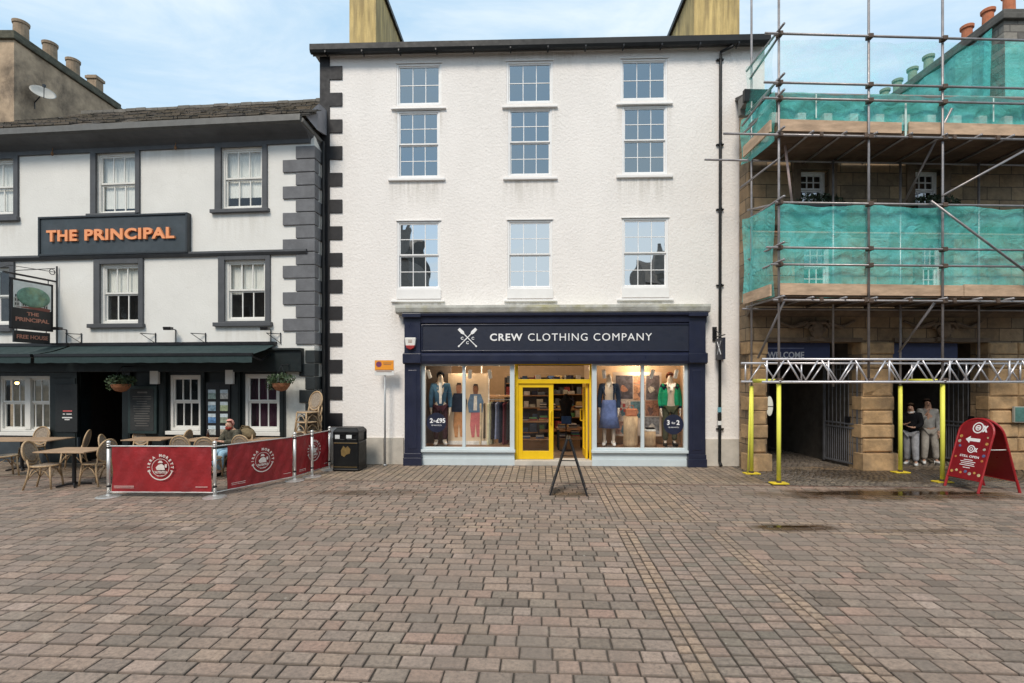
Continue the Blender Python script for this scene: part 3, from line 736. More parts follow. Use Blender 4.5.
zs = LW[2]
k = MB(); k.box(ix0, LW[1] - .02, .04, 1.5, .03, zs - .03); k.box(RW[0] + .02, ix1, .04, 1.5, .03, zs - .03); k.build('window_bed', M('window bed', (.16, .085, .045), .5, var=.2), b0)
k = MB(); k.box(RW[0] + .02, ix1, 1.5, 1.56, zs - .03, iz1); k.build('back_panel', SHW, b0)
k = MB(); k.box(RW[0] - .02, RW[0] + .03, .12, 1.5, zf, iz1 ); k.build('side_panel', SHW, b0)
k = MB(); k.box(ix0, PM.x(449, .9), 1.3, 1.36, zs - .03, iz1); k.build('back_panel', SHD, b0)
# shop lights: spotlights with fittings, and added fill points without any
def wl3(lx, ly, z): p = PM.w(lx, ly); return (p[0], p[1], z)
SPOT = M('white spotlight', (.75, .75, .73), .4, var=.02)
LAMP = M('lit lamp', (1, .9, .75), .5, var=0, emit=(1, .82, .6), es=12)
def light(loc, e, size=.25, col=(1, .74, .48), tgt=None, ang=75):
    ld = bpy.data.lights.new('shop_lamp', 'SPOT' if tgt else 'POINT'); ld.energy = e; ld.color = col
    ld.shadow_soft_size = size
    if tgt: ld.spot_size = R(ang); ld.spot_blend = .7
    o = bpy.data.objects.new('shop_lamp', ld); COL.objects.link(o); o.location = loc
    if tgt: o.rotation_euler = (Vector(loc) - Vector(tgt)).to_track_quat('Z', 'Y').to_euler()
for i, (px, side) in enumerate(((429, 'left'), (470, 'left'), (490, 'left'), (604, 'right'), (652, 'right'), (676, 'right'))):
    lx, lz = L(px, 374 if px != 429 else 374, .3)
    lab = ['first spotlight from the left in the left display window', 'middle spotlight of the left display window', 'rightmost spotlight of the left display window',
           'first spotlight from the left in the right display window', 'middle spotlight of the right display window', 'rightmost spotlight of the right display window'][i]
    p = wl3(lx, .3, iz1)
    tgx = L([441, 468, 495, 610, 640, 668][i], 400, .6)[0]; tg = wl3(tgx, .75, 1.3)
    s = thing('spotlight', 'white ' + lab, 'spotlight', p, 0, 'spotlights in the shop windows')
    k = MB(); k.tube([(0, 0, 0), (0, 0, -.1)], .012, 6); k.build('stem', SPOT, s)
    dv_ = (Vector(tg) - Vector((p[0], p[1], lz))).normalized(); c_ = Vector((0, 0, lz - iz1))
    k = MB(); k.tube([c_ - dv_ * .11, c_ + dv_ * .11], .05, 12); k.build('lamp_head', SPOT, s, smooth=False)
    k = MB(); k.tube([c_ + dv_ * .111, c_ + dv_ * .113], .042, 12); k.build('lamp_face', LAMP, s)
    light(tuple(Vector(p) + c_ + dv_ * .16), 6, .12, (1, .8, .58), tg, 95)
for px, e_ in ((462, 17), (498, 19), (640, 30)):  # added fill points to brighten the displays, no lamp of their own
    lx = L(px, 380, 1.0)[0]; light(wl3(lx, .95, iz1 - .12), e_ * 1.35, .2, (1, .76, .52))
for (px, ly) in ((460, 3.0), (500, 4.8), (553, 3.0), (553, 5.4), (640, 4.0)):  # added room fill under the ceiling, placed without fittings
    lx = L(px, 380, ly)[0]; p = wl3(lx, ly, iz1 - .12)
    light(p, {3.0: 26, 4.8: 30, 5.4: 12, 4.0: 30}[ly] if px != 553 else 7, .12)
for i in range(3):
    lx, lz = L(551.5 + 2.2 * i, 372 - 2.3 * i + 1, 2.6 - .5 * i)
    p = wl3(lx, 2.9 - .5 * i, iz1)
    s = thing('ceiling_lamp', ['farthest', 'middle', 'nearest'][i] + ' of the three small ceiling lamps above the shop door', 'lamp', p, 0, 'ceiling lamps above the shop door')
    k = MB(); k.tube([(0, 0, 0), (0, 0, -.05)], .04, 10); k.build('lamp_body', SPOT, s); k = MB(); k.tube([(0, 0, -.051), (0, 0, -.056)], .035, 10); k.build('lamp_face', LAMP, s)
# ================================================================== pub
CRM = M('cream painted render', (.73, .72, .685), .75, var=.04, scale=1.2, dirt=.16, dirtcol=(.46, .44, .38), bump=.5, bscale=25)
GRY = M('dark grey paint', (.075, .078, .085), .55, var=.16, scale=3, dirt=.35, dirtcol=(.04, .04, .04))
QUO = M('grey painted quoin', (.135, .138, .148), .7, var=.18, scale=4, dirt=.35, dirtcol=(.07, .07, .075), bump=.5, bscale=30)
DGR = M('black green paint', (.006, .011, .012), .45, var=.3)
DGQ = M('black green quoin', (.014, .02, .022), .6, var=.3)
AWN = M('dark green canvas', (.014, .033, .034), .8, var=.15, scale=6)
SASHW = M('cream window paint', (.72, .71, .67), .45, var=.04)
GPU = glass('pub window glass', .03, (.92, .94, .94), (.9, .95, 1), .01, .05, 1.5)
GLD = glass('pub bar glass', .0, (.8, .84, .84), (.9, .95, 1), .01, .05, 1.5)
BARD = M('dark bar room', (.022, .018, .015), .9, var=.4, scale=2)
MOSS = ashlar('mossy stone slates', .42, .17, [(.06, .055, .05), (.10, .085, .065), (.14, .11, .085), (.075, .07, .07)], (.012, .012, .012), .012, .75, 1.0, .9, (.09, .065, .03))
b1 = thing('pub_building', 'cream pub with grey quoins, mossy slate roof, dark green ground floor and green awnings', 'pub', (0, PP.a, 0), PP.ang)
LP = PP.L
XR = PP.x(314.3); XL = PP.x(-60)
def prect(px0, px1, py0, py1, d=0): return rect(px0, px1, py0, py1, d, PP)
zw = LP(180, 148)[1]; zg = LP(180, 349)[1]
PW = [ # white frame, surround, sill
    ((-26, 15, 160, 215), (-32, 20.5, 218, 222), 1), ((97, 136.5, 153, 214), (89, 138, 214, 217), 1), ((222, 263, 147.5, 209), (212, 270, 209.5, 213), 1),
    ((-30, 11, 268, 325), (-35, 14, 328, 332), 0), ((101, 139.5, 264, 323.5), (90, 145.5, 324, 328), 0), ((225.5, 266, 260, 321), (215, 273, 322.5, 326.5), 0)]
ph = [prect(*w[0]) for w in PW]
GWN = [(-2, 50, 376, 432), (169, 200, 375, 431), (244, 279, 374, 432)]
gh = [prect(*w) for w in GWN]
door = prect(80, 124, 366, 468); door = (door[0], door[1], 0, door[3])
m = MB(); m.wall(XL, XR, zg, zw + .25, 0, .3, ph); m.box(XR - .25, XR, .3, .62, 0, zw + .25); m.build('wall', CRM, b1)
m = MB(); m.wall(XL, PP.x(286), 0, zg, .02, .3, gh + [door]); m.build('ground_floor_wall', DGR, b1)
m = MB(); m.box(PP.x(286), XR, .0, .3, 0, zg); m.build('wall', M('pale lower wall', (.6, .6, .55), .7, dirt=.3, dirtcol=(.4, .38, .32)), b1)
# room shell behind the ground floor
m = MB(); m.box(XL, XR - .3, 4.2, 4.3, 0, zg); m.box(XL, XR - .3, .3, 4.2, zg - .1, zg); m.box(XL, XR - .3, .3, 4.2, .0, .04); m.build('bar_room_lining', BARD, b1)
rnd = random.Random(5)
for i, w in enumerate(PW):
    bl = [[(0.02, .98, .1, .98)], [(0.02, .98, .12, .99)], [(0.02, .98, .22, .99)], [(.0, .5, .5, .98)], [(.0, .36, .5, .98), (.36, .98, .52, .98)], [(.0, .34, .45, .98), (.36, 1, .5, .98)]][i]
    o = sash(b1, ph[i], .04, 3, 1, 1, SASHW, GPU, .06, .028, M('pub room', (.16, .13, .10), .9, var=.5, scale=3), blind=bl)
    x0, x1, z0, z1 = ph[i]; s0, s1, sz0, sz1 = prect(*w[1])
    s = MB(); s.box(s0, s1, -.1, .03, sz0, sz1); s.build('sill', GRY, o, bevel=.008)
    s = MB(); sw = .17 if i != 1 else .15; zt2 = z1 + .14 if not w[2] else zw + .05
    s.box(x0 - sw, x0, -.05, .02, sz1, zt2); s.box(x1, x1 + sw * .75, -.05, .02, sz1, zt2); s.box(x0, x1, -.05, .02, z1, zt2); s.box(x0, x1, -.046, .02, sz1, z0)
    s.build('surround', GRY, o, bevel=.006)
for i, w in enumerate(GWN):
    cols = (6, 3, 3)[i]
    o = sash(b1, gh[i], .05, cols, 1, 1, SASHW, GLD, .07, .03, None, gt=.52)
    x0, x1, z0, z1 = gh[i]
    s = MB(); s.box(x0 - .06, x1 + .06, -.06, .05, z0 - .09, z0); 
    if i == 0: s.box((x0 + x1) / 2 + .0, (x0 + x1) / 2 + .16, .02, .12, z0 + .07, z1 - .06)
    s.build('sill', SASHW, o, bevel=.006)
    if i == 2:
        k = MB(); n = 14; yy = .3
        for j in range(n):
            xa = x0 + (x1 - x0) * j / n; k.quad((xa, yy + (j % 2) * .03, z0), (xa + (x1 - x0) / n, yy + ((j + 1) % 2) * .03, z0), (xa + (x1 - x0) / n, yy + ((j + 1) % 2) * .03, z1), (xa, yy + (j % 2) * .03, z1))
        k.build('curtain', M('plum curtain', (.10, .02, .05), .9), o)
streaks(CRM, [(*[q_ * .996 for q_ in prect(*w[1])[0:2]], prect(*w[1])[2], .8) for w in PW] + [(PP.x(20), PP.x(300), zw, .5)], .25, (.36, .32, .25))
# string course, cove, gutter
s = MB(); a0, c0 = LP(40, 259.5); a1, c1 = LP(300, 252)
zc = LP(180, 255)[1]; s.xprof([(-.11, zc + .05), (-.11, zc), (-.06, zc - .06), (.0, zc - .06), (.0, zc + .07)], XL, PP.x(306, -.1)); s.build('string_course', GRY, b1)
dE = -.5; zgt, zgb = LP(180, 119.5, dE)[1], LP(180, 128, dE)[1]
XE = PP.x(300, dE)
prof = [(.0, zw - .03), (-.05, zw - .03), (-.06, zw + .06), (-.10, zw + .1), (-.2, zw + .16), (-.34, zgb - .04), (-.46, zgb + .0), (-.46, zgb + .05), (.0, zgb + .05)]
s = MB(); s.xprof(prof, XL, XE)
# cove returns over the corner to the neighbour's wall
n_ = len(prof); o0 = len(s.v)
s.v += [(XE, p, q) for p, q in prof] + [(XR + .0 - p * .15, .5 + 0 * p, q - .25) for p, q in prof]
s.f += [(o0 + i, o0 + (i + 1) % n_, o0 + n_ + (i + 1) % n_, o0 + n_ + i) for i in range(n_)]
s.build('coved_eaves', GRY, b1)
s = MB(); s.xprof([(dE, zgt), (dE - .02, zgb + .05), (dE + .04, zgb), (dE + .1, zgb + .03), (dE + .12, zgt)], XL, XE)
s.tube([(XE, dE + .05, zgb + .08), (XR + .02, .42, zgb - .12)], .07, 8); s.build('gutter', M('grey gutter', (.10, .098, .092), .55, var=.2), b1)
ye = 4.1; zr = 11.38
s = MB(); s.hexa([(XL, dE + .05, zgt - .03), (XR + .1, dE + .05, zgt - .03), (XR + .1, ye, zr - .08), (XL, ye, zr - .08)], [(XL, dE + .05, zgt + .03), (XR + .1, dE + .05, zgt + .03), (XR + .1, ye, zr), (XL, ye, zr)])
s.hexa([(XL, ye, zr - .08), (XR, ye, zr - .08), (XR, 8.6, zgt), (XL, 8.6, zgt)], [(XL, ye, zr), (XR, ye, zr), (XR, 8.6, zgt + .1), (XL, 8.6, zgt + .1)])
rf = s.build('roof', MOSS, b1)
s = MB(); rnd = random.Random(11); x = XL
while x < XR:
    w = rnd.uniform(.35, .5); s.box(x, x + w - .012, ye - .14, ye + .14, zr - .05 + rnd.uniform(-.015, .02), zr + .05 + rnd.uniform(-.015, .02)); x += w
s.build('ridge_stones', M('ridge stone', (.17, .155, .135), .9, var=.3, dirt=.5), rf)
s = MB(); z = zgt + .02; y = dE + .02; kz = (zr - zgt) / (ye - dE)
for i in range(14):    # courses: slightly proud slate edges
    yy = dE + .1 + i * .32; zz = zgt + (yy - dE) * kz + .02; x = XL
    while x < XR:
        w = rnd.uniform(.25, .5); h = rnd.uniform(.014, .05)
        if rnd.random() < .8: s.hexa([(x, yy, zz), (x + w - .02, yy, zz), (x + w - .02, yy + .3, zz + .3 * kz - .01), (x, yy + .3, zz + .3 * kz - .01)], [(x, yy, zz + h), (x + w - .02, yy, zz + h), (x + w - .02, yy + .3, zz + .3 * kz + .004), (x, yy + .3, zz + .3 * kz + .004)])
        x += w
s.build('slates', MOSS, rf)
s = MB(); s.hexa([(XE + .1, dE + .1, zgt - .02), (XR + .12, dE + .4, zgt - .2), (XR + .12, .6, zgt - .05), (XE + .1, .5, zgt - .05)], [(XE + .1, dE + .1, zgt + .02), (XR + .12, dE + .5, zgt + .5), (XR + .12, .9, zgt + .6), (XE + .1, .9, zgt + .4)])
s.build('lead_flashing', M('lead', (.22, .22, .24), .6), rf)
# quoins at the corner (upper storeys) and on the dark ground floor
q = MB(); y = 146.5; i = 0; ql = (XR - PP.x(283.5)); qs = (XR - PP.x(296.5))
z = LP(300, 146)[1] - .02; step = 13.2 * 12.45 / 500
nq = 0
while z - step > zg - .05:
    wide = i % 2 == 1; w = ql if wide else qs; sd_ = .18 if wide else .42
    q.box(XR - w, XR + .035, -.045, sd_, z - step + .02, z); z -= step; i += 1
q.build('quoins', QUO, b1, bevel=.012)
q = MB(); z = zg - .05
while z > .1:
    wide = i % 2 == 0; w = (XR - PP.x(300)) if wide else (XR - PP.x(306)); q.box(XR - w, XR + .035, -.045, .18 if wide else .42, max(.02, z - step + .015), z); z -= step; i += 1
q.build('quoins', DGQ, b1, bevel=.01)
s = MB(); s.tube([(XR + .09, .30, zgb - .1), (XR + .09, .30, 5.2)], .04, 8); s.tube([(XR + .09, .30, 5.2), (XR + .09, .30, .1)], .045, 8)
s.build('downpipe', GUT, b1)
# ground floor trim
s = MB(); zf0, zf1 = LP(180, 372)[1], zg; s.box(PP.x(-55), PP.x(300, -.2), -.16, .0, zf0, zf1 - .02); s.box(PP.x(-55), PP.x(300, -.2), -.22, .0, zf1 - .06, zf1 + .0); s.build('fascia', DGR, b1, bevel=.01)
for a, b_ in ((52, 79), (124, 132), (160, 167), (202, 206), (231, 241), (281, 286)):
    s = MB(); s.box(PP.x(a), PP.x(b_), -.06, .02, 0, zf0); s.box(PP.x(a) + .03, PP.x(b_) - .03, -.075, .0, .3, zf0 - .15); s.build('pilaster', DGR, b1, bevel=.006)
s = MB(); s.box(PP.x(-55), PP.x(79.8), -.05, .02, 0, gh[0][2] - .12); s.build('stall_riser', M('slate blue board', (.04, .05, .06), .5, var=.2), b1)
s = MB(); s.box(door[0], door[1], 1.8, 1.84, 0.04, 2.7); s.box(door[0] - .08, door[0] - .01, .3, 1.8, .04, 2.9); s.box(door[1] + .01, door[1] + .08, .3, 1.8, .04, 2.9); dr = s.build('door', M('dark door', (.018, .014, .012), .35), b1); 
s = MB(); s.box(door[0] + .12, (door[0] + door[1]) / 2 - .05, 1.785, 1.8, .3, 1.0); s.box((door[0] + door[1]) / 2 + .05, door[1] - .12, 1.785, 1.8, .3, 1.0); s.box(door[0] + .12, (door[0] + door[1]) / 2 - .05, 1.785, 1.8, 1.2, 2.1); s.box((door[0] + door[1]) / 2 + .05, door[1] - .12, 1.785, 1.8, 1.2, 2.1); s.build('door_panel', M('dark door panel', (.03, .022, .018), .35), dr, bevel=.01)
# white capital blocks seen under the awning
for a, b_, y0, y1 in ((152, 160, 371, 384), (227, 234.5, 370, 384)):
    r_ = prect(a, b_, y0, y1, -.1); s = MB(); s.box(r_[0], r_[1], -.17, -.1, r_[2], r_[3]); s.build('painted_block', SASHW, b1)
# awnings
def awning(pa, pb, name):
    zt0 = LP(180, 344.5)[1]; out = -1.02
    zl = LP(180, 354.5, out)[1]; x0, x1 = PP.x(pa), PP.x(pb)
    s = MB(); n = 26
    top = []
    for i in range(n + 1):
        x = x0 + (x1 - x0) * i / n; sag = .012 * math.sin(i * 1.7) 
        top.append(((x, -.02, zt0), (x, out * .5, (zt0 + zl) / 2 - .03 + sag), (x, out, zl), (x, out - .01, zl - .19 - .008 * math.sin(i * 2.3))))
    for i in range(n):
        for j in (0, 1): s.quad(top[i][j], top[i + 1][j], top[i + 1][j + 1], top[i][j + 1])
    aw = s.build('awning', AWN, b1)
    s = MB()
    for i in range(n): s.quad(top[i][2], top[i + 1][2], top[i + 1][3], top[i][3])
    s.build('valance', AWN, aw)
    s = MB(); s.box(x0, x1, out - .02, out + .05, zl - .035, zl + .03); s.box(x0, x1, -.14, .0, zt0 - .03, zt0 + .05)
    for x in (x0 + .12, x1 - .12): s.tube([(x, -.05, zt0 - .25), (x + .05, out * .55, zl - .12), (x, out, zl - .01)], .022, 6)
    s.build('awning_frame', BLM, aw)
awning(-70, 72, 'a'); awning(75.5, 277, 'b')
# ---- things on the pub front
def pth(name, lab, cat, px, py, d=0, group=None, P=PP):
    lx, lz = P.L(px, py, d); w = P.w(lx, d)
    return thing(name, lab, cat, (w[0], w[1], lz), P.ang, group)
def loc2(P, px, py, d, o):   # pixel -> coordinates local to thing o, which shares the facade's rotation
    lx, lz = P.L(px, py, d); w = P.w(lx, d); v = Vector((w[0] - o.location[0], w[1] - o.location[1], lz - o.location[2]))
    v.rotate(Matrix.Rotation(-P.ang, 3, 'Z')); return v
o = pth('name_board', 'long dark board with raised orange capital letters on the cream pub wall', 'sign', 113, 234, -.02)
ORG = M('orange lettering', (.85, .33, .14), .5, var=.03); BRD = M('dark slate sign board', (.035, .048, .058), .55, var=.2, dirt=.25, dirtcol=(.12, .13, .15))
a = loc2(PP, 41, 237, -.1, o); b_ = loc2(PP, 186.5, 233, -.1, o); zz0 = loc2(PP, 113, 252.7, -.1, o).z; zz1 = loc2(PP, 113, 217, -.1, o).z
s = MB(); s.box(a.x, b_.x, -.09, .02, zz0, zz1); s.build('board', BRD, o, bevel=.004)
s = MB()
for bx in ((a.x - .03, b_.x + .03, zz1 - .0, zz1 + .05), (a.x - .03, b_.x + .03, zz0 - .05, zz0), (a.x - .05, a.x, zz0 - .05, zz1 + .05), (b_.x, b_.x + .05, zz0 - .05, zz1 + .05)): s.box(bx[0], bx[1], -.12, .02, bx[2], bx[3])
s.build('frame', M('dark frame', (.02, .025, .03), .45), o, bevel=.006)
s = MB()
for wd_, p0, p1 in (('THE', 48.5, 79), ('PRINCIPAL', 86.5, 176)):
    x0 = loc2(PP, p0, 235, -.1, o).x; x1 = loc2(PP, p1, 235, -.1, o).x; hh = 11.2 * 13.0 / 500
    text(s, wd_, ((x0 + x1) / 2, -.091, (zz0 + zz1) / 2 + .0), (1, 0, 0), (0, 0, 1), x1 - x0, hh, .05, .035, 1.1)
s.build('lettering', ORG, o)
# hanging sign, hung square to the wall
lx = PP.x(56, 0); w0 = PP.w(lx, 0)
X0 = w0[0]; 
o = thing('hanging_sign', 'black hanging pub sign with a green balloon picture above a small lettered board', 'sign', (X0, w0[1], LP(56, 345)[1]), PP.ang)
hz = o.location[2]; zz = lambda py, Y=12.95: H - (py - HZ) * Y / F - hz
s = MB(); s.tube([(.08, -.05, zz(345)), (.08, -.05, zz(266))], .018, 8); s.tube([(.0, -.02, zz(281)), (0, -1.25, zz(281) + .0)], .024, 8); s.tube([(0, -.03, zz(268)), (0, -1.0, zz(278))], .01, 6)
s.tube([(.05, -.05, zz(272)), (-.5, -.7, zz(270)), (-.9, -1.0, zz(280))], .008, 6)
c_ = [(0, -.10 - .07 * math.cos(t_ * .55), zz(272) + .07 * math.sin(t_ * .55)) for t_ in range(12)]; s.tube(c_, .009, 6)
s.build('bracket', BLM, o)
ya, yb_ = -.10, -1.10; z0, z1 = zz(332), zz(285)
s = MB(); s.box(-.02, .02, yb_, ya, z0, z1); s.build('sign_board', M('black sign board', (.015, .015, .016), .4), o)
s = MB(); 
for q_ in ((ya - .03, ya, z0, z1), (yb_, yb_ + .03, z0, z1), (yb_, ya, z1 - .03, z1), (yb_, ya, z0, z0 + .03)): s.box(-.03, .03, q_[0], q_[1], q_[2], q_[3])
s.build('sign_frame', BLM, o)
# painted picture: pale town front, oval balloon, dark water
pz = z0 + (z1 - z0) * .42
s = MB(); s.box(.021, .026, yb_ + .05, ya - .05, pz, z1 - .05); s.build('picture', M('picture sky', (.72, .75, .72), .6, var=.1), o)
s = MB()
for i in range(5):
    y0 = yb_ + .06 + i * .17; s.box(.026, .029, y0, y0 + .13, pz, pz + [.25, .42, .3, .46, .36][i])
s.build('painted_houses', M('painted houses', (.50, .49, .44), .6, var=.2, scale=20), o)
s = MB()
for i in range(5):
    for j in range(3):
        y0 = yb_ + .08 + i * .17; s.box(.029, .031, y0 + .01, y0 + .035, pz + .06 + j * .1, pz + .12 + j * .1); s.box(.029, .031, y0 + .06, y0 + .085, pz + .06 + j * .1, pz + .12 + j * .1)
s.build('painted_windows', BLM, o)
s = MB(); s.ball((.03, -.58, pz + .30), .05, .40, .25, 24, 12); s.build('painted_balloon', M('balloon green', (.16, .30, .22), .4, var=.5, scale=5, dirt=.8, dirtcol=(.34, .32, .07)), o, smooth=True)
s = MB(); s.add([(.031, yb_ + .1, pz + .02), (.031, ya - .1, pz - .02), (.031, ya - .06, pz + .05), (.031, -.5, pz + .08)], [(0, 1, 2, 3)]); s.build('painted_roof', M('painted roof', (.22, .07, .05), .6), o)
s = MB(); PK = M('dull orange lettering', (.50, .22, .15), .5, var=.05)
text(s, 'THE', (.022, -.60, pz - .12), (0, 1, 0), (0, 0, 1), .28, .085, .008, .03); text(s, 'PRINCIPAL', (.022, -.60, pz - .27), (0, 1, 0), (0, 0, 1), .80, .10, .008, .03); s.build('lettering', PK, o)
s = MB(); s.box(-.02, .02, -1.03, -.17, zz(344.5), zz(333.5)); fb = s.build('lower_board', M('black sign board', (.015, .015, .016), .4), o)
s = MB(); text(s, 'FREE HOUSE', (.021, -.60, (zz(344.5) + zz(333.5)) / 2), (0, 1, 0), (0, 0, 1), .74, .10, .008, .02); s.build('lettering', PK, fb)
s = MB(); 
for y in (-.25, -.95): s.tube([(0, y, zz(333.5) - .01), (0, y, z0 + .01)], .01, 6)
for y in (-.2, -1.0): s.tube([(0, y, z1 - .01), (0, y, zz(281))], .01, 6)
s.build('chain_link', BLM, o)
# little iron brackets and floodlights above the awning, hooks under the eaves
for px, lab in ((82, 'iron bracket just right of the hanging sign'), (156, 'iron bracket between the two lower sash windows'), (206, 'iron bracket nearest the right lower sash window'), (281, 'iron bracket beside the corner quoins')):
    o = pth('wall_bracket', 'small black ' + lab, 'bracket', px, 344, 0, 'iron brackets on the pub wall')
    s = MB(); s.tube([(0, -.02, .0), (0, -.02, .28)], .012, 6); s.tube([(0, -.02, .25), (-.28, -.18, .26)], .01, 6); s.tube([(0, -.02, .02), (-.26, -.17, .25)], .008, 6); s.build('arm', BLM, o)
for px, lab in ((67, 'beside the hanging sign'), (176, 'in the middle of the pub wall'), (271, 'below the right lower sash window')):
    o = pth('floodlight', 'small black floodlight ' + lab, 'floodlight', px, 330, 0, 'floodlights on the pub wall')
    s = MB(); s.tube([(0, -.01, -.35), (0, -.02, 0)], .01, 6); s.tube([(0, 0, 0), (.02, -.22, .02)], .012, 6); s.build('arm', BLM, o)
    s = MB(); s.hexa([(-.1, -.3, -.03), (.1, -.3, -.03), (.08, -.18, -.02), (-.08, -.18, -.02)], [(-.1, -.32, .05), (.1, -.32, .05), (.08, -.18, .05), (-.08, -.18, .05)]); s.build('lamp_head', BLM, o, bevel=.006)
for px, py, lab in ((53, 154, 'left and middle windows'), (176, 148, 'middle and right windows')):
    o = pth('eaves_hook', 'small rusty hook under the pub eaves between the ' + lab, 'hook', px, py, -.08, 'hooks under the pub eaves')
    s = MB(); s.tube([(0, 0, .2), (0, -.02, .05)], .008, 6); s.ball((0, -.02, 0), .03, .03, .06, 8, 5); s.build('hook', M('rust', (.22, .11, .05), .8), o)
# notices on the ground floor
o = pth('chalk_board', 'dark framed menu board on the wall right of the pub door', 'menu board', 144, 410, -.07)
s = MB(); s.box(-.40, .38, -.05, 0, -.6, .62); s.build('frame', M('dark green frame', (.02, .035, .035), .4), o, bevel=.01)
s = MB(); s.box(-.33, .31, -.056, -.04, -.52, .54); s.build('panel', M('chalk panel', (.022, .024, .024), .7, var=.3), o)
s = MB(); rr_ = random.Random(2); s.box(-.13, .14, -.059, -.056, .43, .47)
for i in range(13):
    w = rr_.uniform(.14, .27); s.box(-w, w - .02, -.059, -.056, .34 - i * .062, .355 - i * .062)
s.build('chalk_lines', M('faint chalk', (.13, .12, .11), .8), o)
o = pth('notice_board', 'black notice board with small red and white print left of the pub door', 'notice', 68, 408, -.07)
s = MB(); s.box(-.32, .30, -.04, 0, -.62, .62); s.build('board', M('black notice', (.012, .014, .015), .5), o, bevel=.006)
for c_, z0, ws in (((.65, .12, .12), -.09, ((-.1, .16),)), ((.6, .6, .6), -.17, ((-.1, -.04), (0, .15))), ((.7, .7, .7), -.26, ((-.12, .16),)), ((.6, .6, .6), -.31, ((-.05, .09),))):
    s = MB()
    for a_, b2 in ws: s.box(a_, b2, -.044, -.04, z0, z0 + .03)
    s.build('print_line', M('print %.2f %.2f' % (c_[0], c_[1]), c_, .6, var=.05), o)
o = pth('pin_board', 'black panel of small picture posters between the two right pub windows', 'posters', 218, 411, -.07)
s = MB(); s.box(-.30, .34, -.035, 0, -.62, .72); s.build('board', BLM, o)
cs = [(.25, .33, .30), (.45, .45, .42), (.18, .28, .36), (.30, .36, .22), (.10, .22, .42), (.22, .26, .20), (.4, .42, .4), (.33, .27, .2)]
for i in range(8):
    cx_, cz_ = (-.13, .19)[i % 2], .42 - (i // 2) * .30
    s = MB(); s.box(cx_ - .10, cx_ + .10, -.045, -.035, cz_ - .115, cz_ + .115); k_ = s.build('poster', M('poster %d' % i, cs[i], .5, var=.6, scale=14), o)
    s = MB(); s.box(cx_ - .10, cx_ + .10, -.048, -.045, cz_ + .03, cz_ + .115); s.build('poster_top', M('poster sky', (.5, .58, .62), .5, var=.25, scale=12), k_)
def basket(px, py, d, lab, seed):
    o = pth('hanging_basket', lab, 'hanging basket', px, py, d, 'hanging baskets on the pub')
    s = MB(); s.lathe([(.02, -.20), (.12, -.17), (.19, -.08), (.21, 0), (.19, .0)], (0, 0, 0), 16); s.build('basket', M('coir basket', (.27, .11, .05), .9, var=.3, scale=30), o)
    s = MB(); s.leaves((0, 0, .08), .34, .30, .16, 420, .04, seed); s.leaves((-.22, 0, -.04), .16, .16, .14, 120, .035, seed + 1); s.build('foliage', M('basket leaves', (.045, .075, .03), .6, var=.6, scale=12), o)
    s = MB()
    for a in (0, 2.1, 4.2): s.tube([(.2 * math.cos(a), .2 * math.sin(a), 0), (0, 0, .42)], .006, 5)
    s.tube([(0, 0, .42), (0, .5, .46)], .012, 6); s.build('chain', BLM, o)
basket(121, 384, -.5, 'hanging basket with drooping plants above the pub door', 3)
basket(281, 383, -.5, 'hanging basket with green plants beside the corner window of the pub', 8)
# lit lamp inside the left bar window
lx_, lz_ = LP(17, 383, .9); w_ = PP.w(lx_, .9)
o = thing('bar_lamp', 'small glowing pendant lamp seen through the wide left pub window', 'lamp', (w_[0], w_[1], lz_), 0)
s = MB(); s.ball((0, 0, 0), .045); s.build('bulb', M('orange bulb', (1, .6, .2), .5, var=0, emit=(1, .50, .15), es=10), o)
s = MB(); s.lathe([(.03, .1), (.08, .04), (.085, .03), (.02, .1)], n=12); s.tube([(0, 0, .1), (0, 0, .5)], .005, 5); s.build('lamp_shade', BLM, o)
# ================================================================== building behind the pub with the chimney stack
STK = M('stained old render', (.42, .31, .21), .95, var=.35, scale=1.6, dirt=1.0, dirtcol=(.04, .032, .027), bump=.9, bscale=12)
zc_ = 15.0; kx = -1.432 * (zc_ - H)
y0_, y1_ = -kx * F / 498, -kx * F / 392
streaks(STK, [(-25, -16, 15, 3.5)], .95, (.05, .04, .03))
b2 = thing('rear_building', 'old brown rendered house with a long chimney stack rising behind the pub roof', 'building', (kx - 2, y0_, 0))
s = MB(); s.box(-3, 2, 0, y1_ - y0_, 0, zc_ - .35); s.build('wall', STK, b2)
s = MB(); s.box(-3.1, 2.1, -.1, y1_ - y0_ + .1, zc_ - .35, zc_ - .18); s.box(-3.05, 2.04, -.04, y1_ - y0_ + .04, zc_ - .18, zc_); s.build('coping', M('mossy coping', (.09, .085, .06), .95, var=.4, scale=4), b2, bevel=.03)
for i, (px, sq) in enumerate(((21, 0), (50, 0), (73, 0), (96, 1))):
    Yp = -(kx - .55) * F / (512 - px); s = MB()
    if sq: s.box(1.2, 1.62, Yp - y0_ - .2, Yp - y0_ + .2, zc_, zc_ + .85); s.box(1.15, 1.67, Yp - y0_ - .25, Yp - y0_ + .25, zc_ + .68, zc_ + .8)
    else: s.lathe([(.24, 0), (.23, .75), (.26, .76), (.27, .86), (.24, .88), (.2, .88), (.18, .5)], (1.45, Yp - y0_, zc_), 16)
    s.build('chimney_pot', M('buff clay pot', (.30, .22, .15), .9, var=.25, scale=5, dirt=.5), b2)
Yd = 19.2
o = thing('satellite_dish', 'round white satellite dish on the side of the old chimney stack', 'satellite dish', (kx, Yd, H + 282 * Yd / F))
Md = Matrix.Rotation(R(35), 4, 'Z') @ Matrix.Rotation(R(72), 4, 'X')
